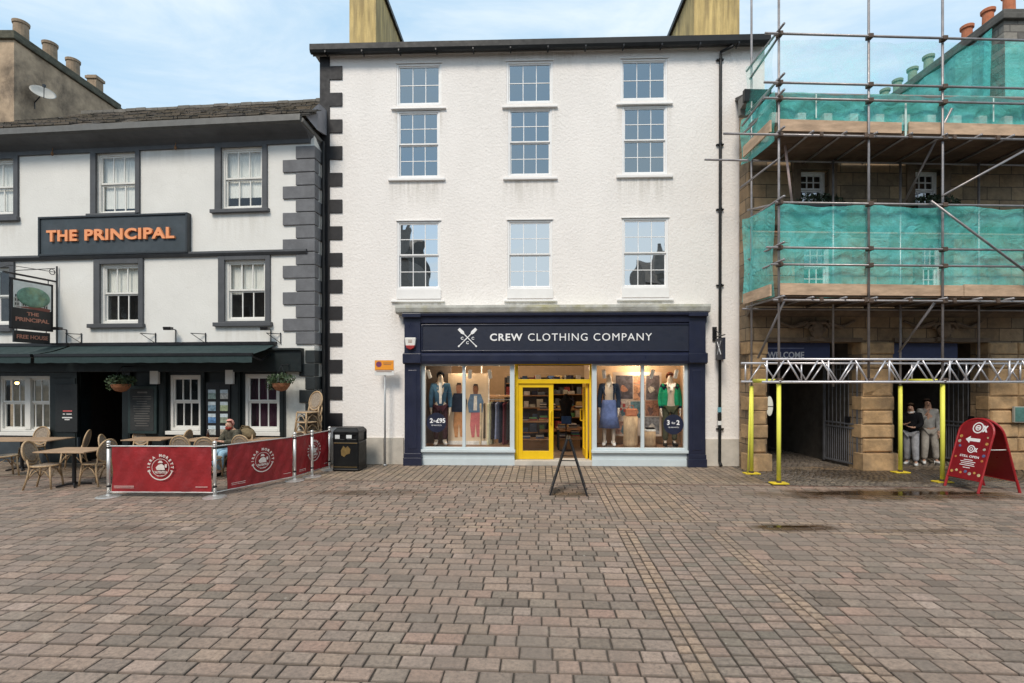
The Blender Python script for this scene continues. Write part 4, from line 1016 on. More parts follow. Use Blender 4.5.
s = MB(); Md2 = Matrix.Translation((.40, -.1, 0)) @ Vector((.60, -.52, .62)).to_track_quat('Z', 'Y').to_matrix().to_4x4()
s.lathe([(.001, .0), (.17, .02), (.31, .06), (.38, .10), (.385, .11), (.31, .075), (.17, .03), (.002, .015)], n=24, M4=Md2); s.build('dish', M('dish paint', (.42, .41, .38), .5, var=.15, dirt=.3), o, smooth=True)
s = MB(); s.tube([Md2 @ Vector((0, -.42, .1)), Md2 @ Vector((0, -.1, .42))], .014, 6); s.box(*(lambda c: (c.x - .04, c.x + .04, c.y - .04, c.y + .04, c.z - .05, c.z + .05))(Md2 @ Vector((0, -.1, .42)))); s.tube([(.34, -.08, 0), (0, 0, -.25), (0, 0, -.5)], .02, 6); s.build('bracket', BLM, o)
# ================================================================== stone building with arches
STN = ashlar('buff ashlar stone', .62, .31, [(.34, .225, .125), (.42, .28, .16), (.48, .33, .19), (.27, .19, .115), (.38, .28, .18)], (.07, .055, .04), .010, .75, .8, .9, (.045, .04, .034))
PIE = M('rock faced sandstone', (.48, .31, .16), .9, var=.38, scale=2.6, dirt=.85, dirtcol=(.13, .10, .07), bump=1.2, bscale=9)
STD = M('dark carved stone', (.17, .12, .08), .9, var=.35, scale=3, dirt=.7, dirtcol=(.04, .035, .03), bump=1.0, bscale=14)
b3 = thing('stone_building', 'sandstone building with two arched openings, seen through scaffolding and green netting', 'building', (0, PT.a, 0), PT.ang)
LT = PT.L
T0 = 5.63; T1 = 17.5
ze = 8.74
def trect(*a, d=0): return rect(*a, d, PT)
A1 = trect(767, 861, 342, 465); A2 = trect(893, 988, 342, 465); A1 = (A1[0], A1[1], 0, A1[3]); A2 = (A2[0], A2[1], 0, A2[3])
TW = [trect(800, 828, 170, 206), trect(914, 941, 170, 207), trect(803, 832, 240, 292), trect(921, 944, 240, 293)]
wx = TW[3][1] + 1.4
TW += [(wx + 1.5, wx + 2.4, TW[1][2], TW[1][3]), (wx + 1.5, wx + 2.4, TW[3][2], TW[3][3])]
xo = 12.9
m = MB(); m.wall(T0, T1, 0, ze, 0, .45, TW + [A1, A2, (xo + 1.5, xo + 3.6, 0, A1[3])]); m.box(6.6, T1, .45, 9, A1[3] + .3, ze - .1); m.build('wall', STN, b3)
for w in TW: 
    o = sash(b3, w, .12, 3, 2, 2, UPV, glass('stone building glass', .25, (.4, .45, .5), (.85, .92, 1), .02, .1), .06, .025, DKR)
    s = MB(); x0, x1, z0, z1 = w
    s.box(x0 - .2, x0, -.05, .1, z0 - .05, z1 + .02); s.box(x1, x1 + .2, -.05, .1, z0 - .05, z1 + .02); s.box(x0 - .28, x1 + .28, -.14, .05, z1 + .25, z1 + .38); s.box(x0 - .2, x1 + .2, -.06, .05, z1, z1 + .25)
    s.box(x0 - .25, x1 + .25, -.14, .1, z0 - .18, z0 - .05); s.build('stone_surround', STD, o, bevel=.012)
# eaves cornice with brackets and roof
s = MB(); s.xprof([(0, ze - .35), (-.08, ze - .33), (-.10, ze - .2), (-.38, ze - .14), (-.42, ze - .0), (-.36, ze + .06), (0, ze + .06)], T0 - .25, T1); s.build('cornice', M('grey cornice', (.20, .19, .175), .8, dirt=.5), b3); s = MB(); s.box(T0 - .32, T0 + .3, -.46, -.36, ze - .2, ze + .07); s.build('gutter_end', GUT, b3)
s = MB(); x = T0 + .4
s.box(T0, T1, -.05, .0, ze - .95, ze - .8)
while x < T1: s.box(x, x + .2, -.30, .0, ze - .62, ze - .36); x += .62
s.build('cornice_brackets', M('pale corbel', (.42, .40, .36), .8, dirt=.4), b3, bevel=.02)
s = MB(); s.hexa([(T0 - .2, -.3, ze), (T1, -.3, ze), (T1, 5, ze + 2.2), (6.4, 5, ze + 2.2)], [(T0 - .2, -.3, ze + .08), (T1, -.3, ze + .08), (T1, 5, ze + 2.3), (6.4, 5, ze + 2.3)]); s.build('roof', SLATE, b3)
zb1 = LT(800, 222)[1]
for z in (LT(800, 226)[1], LT(800, 312)[1]):
    s = MB(); s.xprof([(0, z - .12), (-.06, z - .1), (-.16, z - .03), (-.18, z + .05), (0, z + .1)], T0 - .05, T1); s.build('string_course', STD, b3)
# rock faced piers round the arches
rnd = random.Random(21)
zl = A1[3]
for (xa, xb) in ((T0 - .02, A1[0] + .0), (A1[1], A2[0]), (A2[1], xo + 1.5)):
    s = MB(); z = .42; s.box(xa - .05 if xa > T0 else xa - .06, xb + .05, -.14, .2, 0, .40)
    k = 0
    while z < zl - .02:
        h = .335; z1_ = min(z + h, zl); n = max(1, round((xb - xa) / .65)); off = 0
        for i in range(n):
            p = rnd.uniform(.025, .055); ax, bx = xa + (xb - xa) * i / n, xa + (xb - xa) * (i + 1) / n
            e = .03; q0 = .008; ins = (.02 if k % 2 else -.03)
            X_0, X_1 = ax + q0 - (ins if i == 0 else 0), bx - q0 + (ins if i == n - 1 else 0)
            s.hexa([(X_0, -.02, z + q0), (X_1, -.02, z + q0), (X_1, .3, z + q0), (X_0, .3, z + q0)], [(X_0, -.02, z1_ - q0), (X_1, -.02, z1_ - q0), (X_1, .3, z1_ - q0), (X_0, .3, z1_ - q0)])
            j = [rnd.uniform(-.015, .02) for _ in range(4)]
            s.hexa([(X_0, -.02, z + q0), (X_0 + e, -p - j[0], z + q0 + e), (X_1 - e, -p - j[1], z + q0 + e), (X_1, -.02, z + q0)], [(X_0, -.02, z1_ - q0), (X_0 + e, -p - j[2], z1_ - q0 - e), (X_1 - e, -p - j[3], z1_ - q0 - e), (X_1, -.02, z1_ - q0)])
        z = z1_; k += 1
    s.build('pier', PIE, b3, bevel=.008)
for A in (A1, A2):
    cx_ = (A[0] + A[1]) / 2; s = MB()
    for sx in (-1, 1):
        pts = [(cx_ + sx * (.12 + .16 * math.cos(t_ * .6) * (1 - t_ / 14)), -.13, zl + .32 + .16 * math.sin(t_ * .6) * (1 - t_ / 14)) for t_ in range(13)]; s.tube(pts, .045, 8)
        s.tube([(cx_ + sx * .25, -.1, zl + .45), (cx_ + sx * .6, -.09, zl + .35), (cx_ + sx * .95, -.05, zl + .5)], [.07, .05, .03], 8)
    s.ball((cx_, -.1, zl + .28), .15, .12, .22, 12, 8); s.box(cx_ - .18, cx_ + .18, -.12, .0, zl + .02, zl + .12); s.box(A[0], A[1], -.06, 0, zl, zl + .1)
    s.build('carved_keystone', STD, b3, smooth=False, bevel=.01)
# passages
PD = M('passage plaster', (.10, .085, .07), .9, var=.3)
for A, dep in ((A1, 9.0), (A2, 3.2)):
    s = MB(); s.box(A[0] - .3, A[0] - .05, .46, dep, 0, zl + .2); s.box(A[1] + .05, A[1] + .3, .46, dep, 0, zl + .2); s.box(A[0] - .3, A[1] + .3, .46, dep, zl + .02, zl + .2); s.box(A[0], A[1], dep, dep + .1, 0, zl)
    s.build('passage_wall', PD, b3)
s = MB(); dx = (A1[1] - A1[0]) * .42
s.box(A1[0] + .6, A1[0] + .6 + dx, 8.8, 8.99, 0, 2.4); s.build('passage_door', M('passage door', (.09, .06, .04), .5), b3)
BLU = M('deep blue banner', (.022, .032, .10), .5, var=.15)
for i, (A, tx) in enumerate(((A1, 1), (A2, 0))):
    z0, z1 = LT(800, 358.5, .2)[1], LT(800, 343, .2)[1] 
    s = MB(); xe = A[0] + (A[1] - A[0]) * (.72 if i == 0 else .75); s.box(A[0] + .02, xe, .18, .22, z0 - .05, z1); bo = s.build('welcome_board' if i == 0 else 'blue_board', BLU, b3)
    if tx:
        s = MB(); xa = PT.x(767.5, .18); xb = PT.x(804, .18); text(s, 'WELCOME', ((xa + xb) / 2, .179, LT(785, 355, .18)[1]), (1, 0, 0), (0, 0, 1), xb - xa, .155, .008, .02); s.build('lettering', M('dim white lettering', (.62, .62, .66), .6, var=.03), bo)
        s = MB(); s.box(xa, xb, .173, .179, LT(785, 348.6, .18)[1], LT(785, 347.8, .18)[1]); s.build('small_print', M('small print', (.2, .22, .35), .6), bo)
# iron gates
def gate(parent, w, h, n, name):
    IR = M('iron gate', (.14, .14, .15), .5, var=.3)
    s = MB(); s.box(0, .05, -.02, .03, .05, h); s.box(w - .05, w, -.02, .03, .05, h)
    for z in (.08, .95, 1.05, h - .25, h - .06): s.box(.05, w - .05, -.015, .025, z, z + .04)
    for i in range(1, n): x = .05 + (w - .1) * i / n; s.tube([(x, .005, .1), (x, .005, h)], .011, 6)
    for i in range(1, 2 * n): x = .05 + (w - .1) * i / 2 / n; s.tube([(x, .005, .1), (x, .005, .97)], .009, 5)
    return s.build('gate_panel', IR, parent)
for (px, py, ang, lab, w) in ((859, 468, 97, 'tall black iron gate leaf folded open inside the left arch', 1.15), (986, 468, 96, 'tall black iron gate leaf folded open inside the right arch', 1.1)):
    lx = PT.x(px, .1); p = PT.w(lx, .1); o = thing('iron_gate', lab, 'gate', (p[0], p[1], 0), R(ang))
    gate(o, w, 2.65, 8, 'g'); s = MB(); s.box(.25, .4, -.03, .035, 1.1, 1.25); s.build('lock', BLM, o)
# lanterns in the passage
def wt(px, py, d): lx, lz = PT.L(px, py, d); p = PT.w(lx, d); return (p[0], p[1], lz)
p = wt(769.5, 406, .62); o = thing('wall_lamp', 'tall oval white lamp glowing dimly just inside the left arch', 'lamp', p)
s = MB(); s.ball((0, 0, 0), .085, .06, .25, 14, 10); s.build('lamp_shade', M('opal lamp', (.6, .6, .5), .4, var=0, emit=(1, .95, .8), es=.25), o, smooth=True)
s = MB(); s.box(-.09, .09, -.065, .07, -.02, .0); s.tube([(0, .05, .24), (0, .05, .8)], .012, 6); s.build('bracket', BLM, o)
for i, (px, py, d) in enumerate(((793, 394, 6.5), (801, 393, 7.4))):
    p = wt(px, py, d); o = thing('passage_lantern', ['nearer', 'farther'][i] + ' small glowing lantern deep inside the left arch', 'lantern', p, 0, 'lanterns deep in the left arch')
    s = MB(); s.box(-.07, .07, -.07, .07, -.09, .07); s.build('lamp_glass', M('amber lantern', (1, .6, .3), .5, var=0, emit=(1, .55, .22), es=1.5), o); s = MB(); s.lathe([(.12, .07), (.02, .2)], n=6); s.tube([(0, 0, .2), (0, 0, 3.0 - p[2])], .01, 5); s.build('cap', BLM, o)
    ld = bpy.data.lights.new('lantern', 'POINT'); ld.energy = 5; ld.color = (1, .6, .3); ld.shadow_soft_size = .1; lo = bpy.data.objects.new('lantern', ld); COL.objects.link(lo); lo.location = (p[0], p[1] - .3, p[2])
p = wt(1020, 414, -.12); o = thing('wall_plaque', 'small teal plaque on the right sandstone pier', 'plaque', p, PT.ang)
s = MB(); s.box(-.14, .3, -.03, .02, -.18, .16); s.build('plaque', M('teal plaque', (.07, .17, .15), .5, var=.3, scale=10), o, bevel=.006)
s = MB(); s.box(-.16, .32, -.02, .03, -.2, .18); s.build('plaque_rim', M('pale rim', (.35, .36, .32), .6), o)
# window baskets between the decks
for i, w in enumerate(TW[:2]):
    lx = (w[0] + w[1]) / 2; p = PT.w(lx, -.22); o = thing('window_box', 'dark window box with straggly plants below the ' + ['left', 'right'][i] + ' window between the scaffold decks', 'window box', (p[0], p[1], w[2] + .02), PT.ang, 'window boxes under the upper deck')
    s = MB(); s.box(-.55, .55, -.15, .12, -.35, -.1); s.build('trough', BLM, o, bevel=.01); s = MB(); s.leaves((0, 0, 0), .6, .2, .2, 500, .045, 30 + i); s.build('foliage', M('dark plants', (.03, .045, .02), .7, var=.5, scale=10), o)
# ================================================================== neighbour's gable with chimney pots
RUB = ashlar('grey rubble stone', .42, .2, [(.20, .185, .165), (.28, .26, .23), (.14, .13, .12), (.33, .30, .26)], (.11, .10, .09), .012, .4, .9, .9, (.06, .055, .05))
Zt = 12.2; X3 = 1.335 * (Zt - H); Ya, Yb = X3 * F / 492, X3 * F / 360
b4 = thing('gable_building', 'grey rubble stone house with a long chimney gable and clay pots behind the scaffolding', 'building', (X3, Ya, 0))
s = MB(); s.box(0, 1.1, 0, Yb - Ya, 0, Zt - .3); s.box(1.1, 6, .6, Yb - Ya, 0, 9.2); s.build('wall', RUB, b4)
s = MB(); s.box(-.1, 1.2, -.1, Yb - Ya + .1, Zt - .3, Zt - .14); s.box(-.04, 1.14, -.04, Yb - Ya + .04, Zt - .14, Zt); s.build('coping', M('dark coping', (.10, .095, .085), .9, var=.3), b4, bevel=.02)
POT = M('orange clay pot', (.48, .16, .075), .85, var=.2, scale=6, dirt=.3); POG = M('net tinted pot', (.20, .26, .19), .85, var=.2, scale=6)  # far pots carry the green tint of the netting in their colour
for px, c_ in ((1009, POT), (988, POT), (967, POT), (928.5, POG), (912.5, POG), (897.5, POG), (885, POG)):
    Yp = (X3 + .4) * F / (px - 512); s = MB(); s.lathe([(.17, 0), (.14, .1), (.13, .52), (.17, .54), (.175, .62), (.15, .64), (.12, .64), (.11, .4)], (.4, Yp - Ya, Zt), 14); s.build('chimney_pot', c_, b4)
NET2 = netmat('netting cast sheet', .50, (.24, 1.0, .88)); NET = netmat('green debris netting', .46, (.20, 1.0, .84)); NETL = netmat('light green netting', .14, (.12, .78, .66))
s = MB(); 
n = 22
for i in range(n):
    y0 = (Yb - Ya) * i / n + .5 * (i == 0) ; y1 = (Yb - Ya) * (i + 1) / n
    za, zb_ = Zt - .35, 8.6; d0, d1 = -.06 - .05 * math.sin(i * 1.3), -.06 - .05 * math.sin((i + 1) * 1.3)
    s.quad((d0 - .1, y0, zb_), (d1 - .1, y1, zb_), (d1, y1, za), (d0, y0, za))
for q_ in range(6): s.quad((q_ * .4 - .1, -.14, 8.6), (q_ * .4 + .3, -.14, 8.6), (q_ * .4 + .3, -.13, Zt - .95), (q_ * .4 - .1, -.13, Zt - .95))
s.build('netting_cast_sheet', NET2, b4)  # added sheet giving the gable the green cast of the scaffold netting
# ================================================================== scaffolding
GAL = M('galvanised tube', (.30, .28, .28), .42, metal=.55, var=.25, scale=5, dirt=.35, dirtcol=(.16, .10, .07)); CLP = M('rusty clamp', (.11, .075, .055), .6, metal=.4, var=.3)
ALU = M('aluminium truss', (.62, .60, .62), .35, metal=.6, var=.1); YSL = M('yellow foam sleeve', (.78, .76, .10), .6, var=.05); YPL = M('yellow base plate', (.70, .52, .03), .6, var=.15, dirt=.3)
BRDM = M('scaffold board', (.50, .35, .235), .85, var=.3, scale=2.5, dirt=.4, dirtcol=(.17, .10, .06), stretch=4); BRU = M('dark deck board', (.13, .085, .055), .9, var=.4, scale=2)  # deck boards get a darker brown than the toe boards
SO = (5.54, 10.38, 0.0)
b5 = thing('scaffolding', 'tube scaffolding of two boarded decks with green netting in front of the sandstone building', 'scaffolding', SO)
Yo = lambda X: 10.16 + .04 * X
Yi = lambda X: Yo(X) + 1.08
Zp = lambda py, px=850, Y=10.45: H - (py - HZ) * Y / F
r = .0245
XS = [5.54, 7.46, 9.06, 10.95, 12.9]
def pole(pts, name='tube', mat=None, rr=r, n=8): s = MB(); s.tube(pts, rr, n); return s.build(name, mat or GAL, b5, smooth=True, off=SO)
zT0, zT1 = Zp(380), Zp(360)
ztop = 12.5; ZD2_ = Zp(137.5)
for i, X in enumerate(XS):
    out_base = 0.05 if i in (0, 2, 4) else zT0
    pole([(X, Yo(X), out_base), (X, Yo(X), ztop)], 'standard')
    pole([(X - .05, Yi(X), .05 if i in (0, 2, 4) else 2.0), (X - .05, Yi(X), ztop if i == 0 else ZD2_)], 'standard')
# ledgers, outer and inner
ZD1, ZD2 = Zp(301), Zp(137.5); ZG = [Zp(265.7), Zp(249), Zp(204.5), Zp(101.5), Zp(86), Zp(37.5)]
Xa, Xe = 5.15, 13.2
for k, z in enumerate([ZD1, ZD2] + ZG):
    ext = {1: -.95, 3: .0, 0: 0}.get(k, 0)
    xa = {0: 5.4, 1: 4.35, 2: 5.35, 3: 5.25, 4: 5.45, 5: 5.2, 6: 5.2, 7: 5.22}[k]
    pole([(xa, Yo(xa) - .05, z), (Xe, Yo(Xe) - .05, z)], 'ledger')
for z, xa in ((ZD1, 5.3), (ZD2, 4.42)):
    pole([(xa, Yi(xa) + .05, z - .02), (Xe, Yi(Xe) + .05, z - .02)], 'ledger')
# end guard rails on the left return, running back
for z in (ZD1, ZD2, *ZG):
    pole([(5.50, Yo(5.5) - .28, z + .05), (5.48, Yi(5.5) + .22, z + .05)], 'transom')
for X in [6.2, 6.9, 7.55, 8.3, 9.05, 9.8, 10.5, 11.3]:
    for z in (ZD1, ZD2): pole([(X, Yo(X) - .12, z + .055), (X, 11.85 if z == ZD2 else Yi(X) + .2, z + .055)], 'transom')
# clamps
def clamp(X, Y0, Y1, w, z0, z1): m_ = MB(); m_.box(X - w, X + w, Y0, Y1, z0, z1); m_.build('clamp', CLP, b5, bevel=.01, off=SO)
for X in XS[:4]:
    for z in [ZD1, ZD2] + ZG: clamp(X, Yo(X) - .09, Yo(X) + .04, .05, z - .045, z + .045)
    for z in (zT0, zT1): clamp(X, Yo(X) - .08, Yo(X) + .05, .05, z - .04, z + .04)
x = 6.4
while x < 10.9:
    for z in (ZD1, ZD2): clamp(x, Yo(x) - .10, Yo(x), .035, z - .04, z + .06)
    x += .95
# braces
def P3(px, py, Y): x, z = AT(px, py, Y); return (x, Y, z)
for a, b_ in ((P3(952, 108, 10.45), P3(902, 207, 11.5)), (P3(942, 196, 10.4), P3(1040, 142, 10.5)), (P3(931, 201, 10.38), P3(1040, 282, 10.45)), (P3(786, 297, 10.5), P3(758, 358, 11.4)), (P3(935, 302, 10.5), P3(899, 352, 11.4)),
              (P3(740, 188, 11.5), P3(780, 158, 10.5)), (P3(750, 79, 11.5), P3(779, 36, 10.4)), (P3(742, 126, 11.5), P3(779, 78, 10.4)), (P3(744, 133, 11.5), P3(780, 97, 10.4)), (P3(748, 210, 11.5), P3(776, 204, 10.5))):
    pole([a, b_], 'brace')
pole([P3(785, 145, 11.0), P3(792, 203, 11.0)], 'marked_tube', M('red and white tube', (.6, .45, .42), .5, var=.3, scale=1.5))
# decks
rnd = random.Random(4)
for z, yb_ in ((ZD1, 11.75), (ZD2, 11.85)):
    s = MB(); y = 0.0; n = 0
    Xb = 5.62
    k = 0
    while True:
        y0 = Yo(6) + .06 + k * .232
        if y0 > yb_ - .1: break
        x = Xb
        while x < 12.6:
            w = rnd.choice((3.9, 3.0, 2.4)); x2 = min(x + w, 12.7); zj = rnd.uniform(0, .006)
            s.hexa([(x, y0 + .04 * (x - 6), z + .085 + zj), (x2 - .01, y0 + .04 * (x2 - 6), z + .085 + zj), (x2 - .01, y0 + .22 + .04 * (x2 - 6), z + .085 + zj), (x, y0 + .22 + .04 * (x - 6), z + .085 + zj)],
                   [(x, y0 + .04 * (x - 6), z + .122 + zj), (x2 - .01, y0 + .04 * (x2 - 6), z + .122 + zj), (x2 - .01, y0 + .22 + .04 * (x2 - 6), z + .122 + zj), (x, y0 + .22 + .04 * (x - 6), z + .122 + zj)]); x = x2
        k += 1
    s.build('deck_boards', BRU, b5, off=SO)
    # toe boards
    x = 5.58; brk = [8.2, 12.7] if z == ZD2 else [9.55, 12.7]
    for xb_ in brk:
        s = MB(); s.hexa([(x, Yo(x) + .03, z + .125), (xb_, Yo(xb_) + .03, z + .125), (xb_, Yo(xb_) + .068, z + .125), (x, Yo(x) + .068, z + .125)], [(x, Yo(x) + .03, z + .37), (xb_, Yo(xb_) + .03, z + .35), (xb_, Yo(xb_) + .068, z + .35), (x, Yo(x) + .068, z + .37)])
        s.build('toe_board', BRDM, b5, off=SO); x = xb_ + (.16 if z == ZD2 else .015)
    s = MB(); s.box(5.36, 5.4, Yo(5.5) + .02, Yi(5.5) + .15, z + .10, z + .34); s.build('toe_board', BRDM, b5, off=SO)
pole([(5.5, Yi(5.5) + .1, Zp(215) - .03), (12.6, Yi(12.6) + .1, Zp(215) - .03)], 'inner_rail', M('rusty tube', (.36, .17, .10), .7, var=.3), .03)
# netting, slightly slack cloth
def net(name, x0, x1, yf, z0, z1, mat, amp=.05, seed=0, nx=150, nz=14):
    s = MB(); vs = []; rn = random.Random(seed); ph_ = [rn.uniform(0, 6) for _ in range(6)]
    for j in range(nz + 1):
        for i in range(nx + 1):
            u, v = i / nx, j / nz; X = x0 + (x1 - x0) * u
            d = amp * math.sin(PI * v) * (.5 + .5 * math.sin(u * 19 + ph_[0]) * math.cos(u * 7 + ph_[1])) + .016 * math.sin(u * 90 + v * 5 + ph_[2]) + .02 * math.sin(u * 44 - v * 9 + ph_[4]) * math.sin(u * 13 + ph_[5])
            vs.append((X, yf(X) + d, z0 + (z1 - z0) * v + .03 * math.sin(u * 23 + ph_[3]) * (1 if j in (0, nz) else 0)))
    s.add(vs, [(j * (nx + 1) + i, j * (nx + 1) + i + 1, (j + 1) * (nx + 1) + i + 1, (j + 1) * (nx + 1) + i) for j in range(nz) for i in range(nx)])
    return s.build(name, mat, b5, smooth=True, off=SO)
def netret(name, y0, y1, z0, z1, mat, seed=0):
    s = MB(); n = 16; vs = []; 
    for j in range(9):
        for i in range(n + 1):
            u, v = i / n, j / 8; vs.append((5.45 - .05 * math.sin(u * 9 + v * 3 + seed) * math.sin(PI * v) - .06 * (u > .9), y0 + (y1 - y0) * u, z0 + (z1 - z0) * v + (.1 * u * u * math.sin(seed))))
    s.add(vs, [(j * (n + 1) + i, j * (n + 1) + i + 1, (j + 1) * (n + 1) + i + 1, (j + 1) * (n + 1) + i) for j in range(8) for i in range(n)])
    return s.build(name, mat, b5, smooth=True, off=SO)
yn = lambda X: Yo(X) + .09
net('netting', 5.6, 12.8, yn, ZD1 + .1, ZG[2] - .0, NET, .07, 1)
netret('netting', Yo(5.5) + .0, Yi(5.5) + .25, ZD1 + .08, ZG[2] + .0, NET, 1)
net('netting', 5.6, 12.8, yn, ZD2 + .2, Zp(92), NET, .06, 2)
net('upper_netting', 5.6, 12.8, lambda X: yn(X) + .01, Zp(92) + .01, ZG[5], NETL, .06, 3)
netret('netting', Yo(5.5), Yi(5.5) + .3, ZD2 - .1, Zp(92) + .0, NET, 2.2)
netret('upper_netting', Yo(5.5), Yi(5.5) + .1, Zp(92) + .03, ZG[5], NETL, .4)
s = MB()
for X in (6.35, 8.28, 10.2): 
    s.box(X - .02, X + .02, Yo(X) + .02, Yo(X) + .028, ZD2 + .05, ZD2 + .75) if X == 8.28 else s.box(X - .012, X + .012, Yo(X) + .02, Yo(X) + .028, ZD2 + .4, ZD2 + .9)
s.build('netting_tie', M('pale tie', (.55, .7, .65), .6), b5, off=SO)
# lattice beams
def truss(x0, x1, yf, z0, z1, name):
    s = MB()
    for z in (z0, z1): s.tube([(x0, yf(x0), z), (x1, yf(x1), z)], .026, 8)
    x = x0 + .18; up = False; st = .36
    while x + st < x1:
        a, b_ = (x, z1 if up else z0), (x + st * .8, z0 if up else z1)
        s.tube([(a[0], yf(a[0]), a[1]), (b_[0], yf(b_[0]), b_[1])], .019, 6); x += st * (1.05 if up else .95); up = not up
    for xv in [x0 + .1 + 1.3 * i for i in range(int((x1 - x0) / 1.3) + 1)]: s.tube([(xv, yf(xv), z0), (xv, yf(xv), z1)], .02, 6)
    return s.build(name, ALU, b5, smooth=True, off=SO)
truss(5.15, 12.6, lambda X: Yo(X) - .07, Zp(382), Zp(359.5), 'lattice_beam')
truss(5.2, 12.6, lambda X: Yi(X) - .1, Zp(382) - .0, Zp(362) + .0, 'lattice_beam')
# feet with yellow sleeves
for X, Yf in ((XS[0], Yo), (XS[0] - .05, Yi), (XS[2], Yo), (XS[2] - .05, Yi), (XS[4], Yo)):
    Y_ = Yf(X); zt3 = Zp(384) + .0 if Yf is Yo else H - (386 - HZ) * Y_ / F
    pole([(X, Y_, .06), (X, Y_, zt3)], 'yellow_sleeve', YSL, .042, 12)
    s = MB(); s.box(X - .17, X + .17, Y_ - .1, Y_ + .1, .005, .03); s.build('base_plate', YPL, b5, bevel=.006, off=SO)
    s = MB(); s.tube([(X, Y_, .03), (X, Y_, .07)], .05, 10); s.build('base_collar', CLP, b5, off=SO)
pole([(XS[0] - .08, Yi(5.5), 1.9), (XS[0] - .18, Yi(5.5) - .1, .06)], 'yellow_sleeve', YSL, .018, 8)
for X in (XS[0], XS[2]):
    pole([(X - .02, Yo(X) + .12, Zp(381)), (X - .05, Yi(X) - .12, Zp(381))], 'yellow_sleeve', YSL, .042, 12)
    pole([(X - .02, Yo(X) - .1, Zp(381)), (X - .05, Yi(X) + .15, Zp(381))], 'transom')
# ================================================================== figures
def pose(h, **kw):
    J = dict(pelvis=(0, 0, .515), waist=(0, 0, .60), chest=(0, .0, .72), collar=(0, .005, .805), neck=(0, 0, .85), head=(0, -.008, .90), crown=(0, -.004, .955), nose=(0, -.062, .908),
             shL=(.095, .005, .795), elL=(.125, .012, .635), wrL=(.125, -.025, .49), haL=(.122, -.04, .445), shR=(-.095, .005, .795), elR=(-.125, .012, .635), wrR=(-.125, -.025, .49), haR=(-.122, -.04, .445),
             hiL=(.052, 0, .50), knL=(.058, -.012, .28), anL=(.06, .012, .05), toL=(.072, -.085, .018), hiR=(-.052, 0, .50), knR=(-.058, -.012, .28), anR=(-.06, .012, .05), toR=(-.072, -.085, .018))
    J.update(kw); return {k: Vector(v) * h for k, v in J.items()}
RB = dict(pelvis=.075, waist=.066, chest=.082, collar=.05, neck=.03, head=.047, crown=.041, nose=.008, sh=.038, el=.024, wr=.016, ha=.019, hi=.052, kn=.032, an=.021, to=.016)
EB = [('pelvis', 'waist'), ('waist', 'chest'), ('chest', 'collar'), ('collar', 'neck'), ('neck', 'head'), ('head', 'crown'), ('head', 'nose')]
for s_ in 'LR': EB += [('collar', 'sh' + s_), ('sh' + s_, 'el' + s_), ('el' + s_, 'wr' + s_), ('wr' + s_, 'ha' + s_), ('pelvis', 'hi' + s_), ('hi' + s_, 'kn' + s_), ('kn' + s_, 'an' + s_), ('an' + s_, 'to' + s_)]
def rad(k): return RB.get(k, RB.get(k[:2], .02))
def body(name, J, h, mat, parent):
    ks = list(J.keys()); ks.remove('pelvis'); ks = ['pelvis'] + ks
    vs = [J[k] for k in ks]; es = [(ks.index(a), ks.index(b)) for a, b in EB]; rs = [rad(k) * h for k in ks]
    for s_ in 'LR':           # palm, four fingers of unequal length and a thumb off the side
        w, p = J['wr' + s_], J['ha' + s_]; d = (p - w).normalized(); side = Vector((0, -1, 0)); side = (side - d * side.dot(d)).normalized(); n = d.cross(side)
        pi = ks.index('ha' + s_)
        for q, (o_, ln) in enumerate(((-.014, .036), (-.005, .044), (.004, .047), (.013, .042))):
            a = p + side * -o_ * h + d * .018 * h; b = a + d * ln * .5 * h; c = b + (d * .8 + n * (.35 if s_ == 'L' else -.35)) * ln * .5 * h
            i = len(vs); vs += [a, b, c]; rs += [.0052 * h, .0047 * h, .004 * h]; es += [(pi, i), (i, i + 1), (i + 1, i + 2)]
        wi = ks.index('wr' + s_); a = w + d * .014 * h + side * .018 * h; b = a + (d * .7 + side * .7) * .022 * h; i = len(vs)
        vs += [a, b]; rs += [.007 * h, .005 * h]; es += [(wi, i), (i, i + 1)]
    me = skin(vs, es, rs, 1)
    for v in me.vertices:       # flatter torso than it is wide
        if J['hiL'].z * .96 < v.co.z < J['neck'].z and abs(v.co.x) < .11 * h: pass
    return meobj(name, me, mat, parent, True)
def cloth(name, pts, edges, radii, mat, parent, sub=2): return meobj(name, skin(pts, edges, radii, sub), mat, parent, True)
def jacket(J, h, mat, parent, name='jacket', fat=1.0, hem=.50, short=False):
    hp = Vector((J['pelvis'].x, J['pelvis'].y, hem * h))
    P = [J['chest'], J['waist'], hp, J['collar'] - Vector((0, 0, .008 * h)), J['collar'] + (J['neck'] - J['collar']) * .5]; E_ = [(0, 1), (1, 2), (0, 3), (3, 4)]; Rr = [(.092 * h * fat, .072 * h * fat), (.086 * h * fat, .07 * h * fat), (.084 * h * fat, .072 * h * fat), (.066 * h, .058 * h), .042 * h]
    for s_ in 'LR':
        i = len(P); P += [J['sh' + s_], J['el' + s_]] + ([] if short else [J['wr' + s_]]); Rr += [.052 * h * fat, .036 * h * fat] + ([] if short else [.026 * h])
        E_ += [(3, i), (i, i + 1)] + ([] if short else [(i + 1, i + 2)])
    return cloth(name, P, E_, Rr, mat, parent)
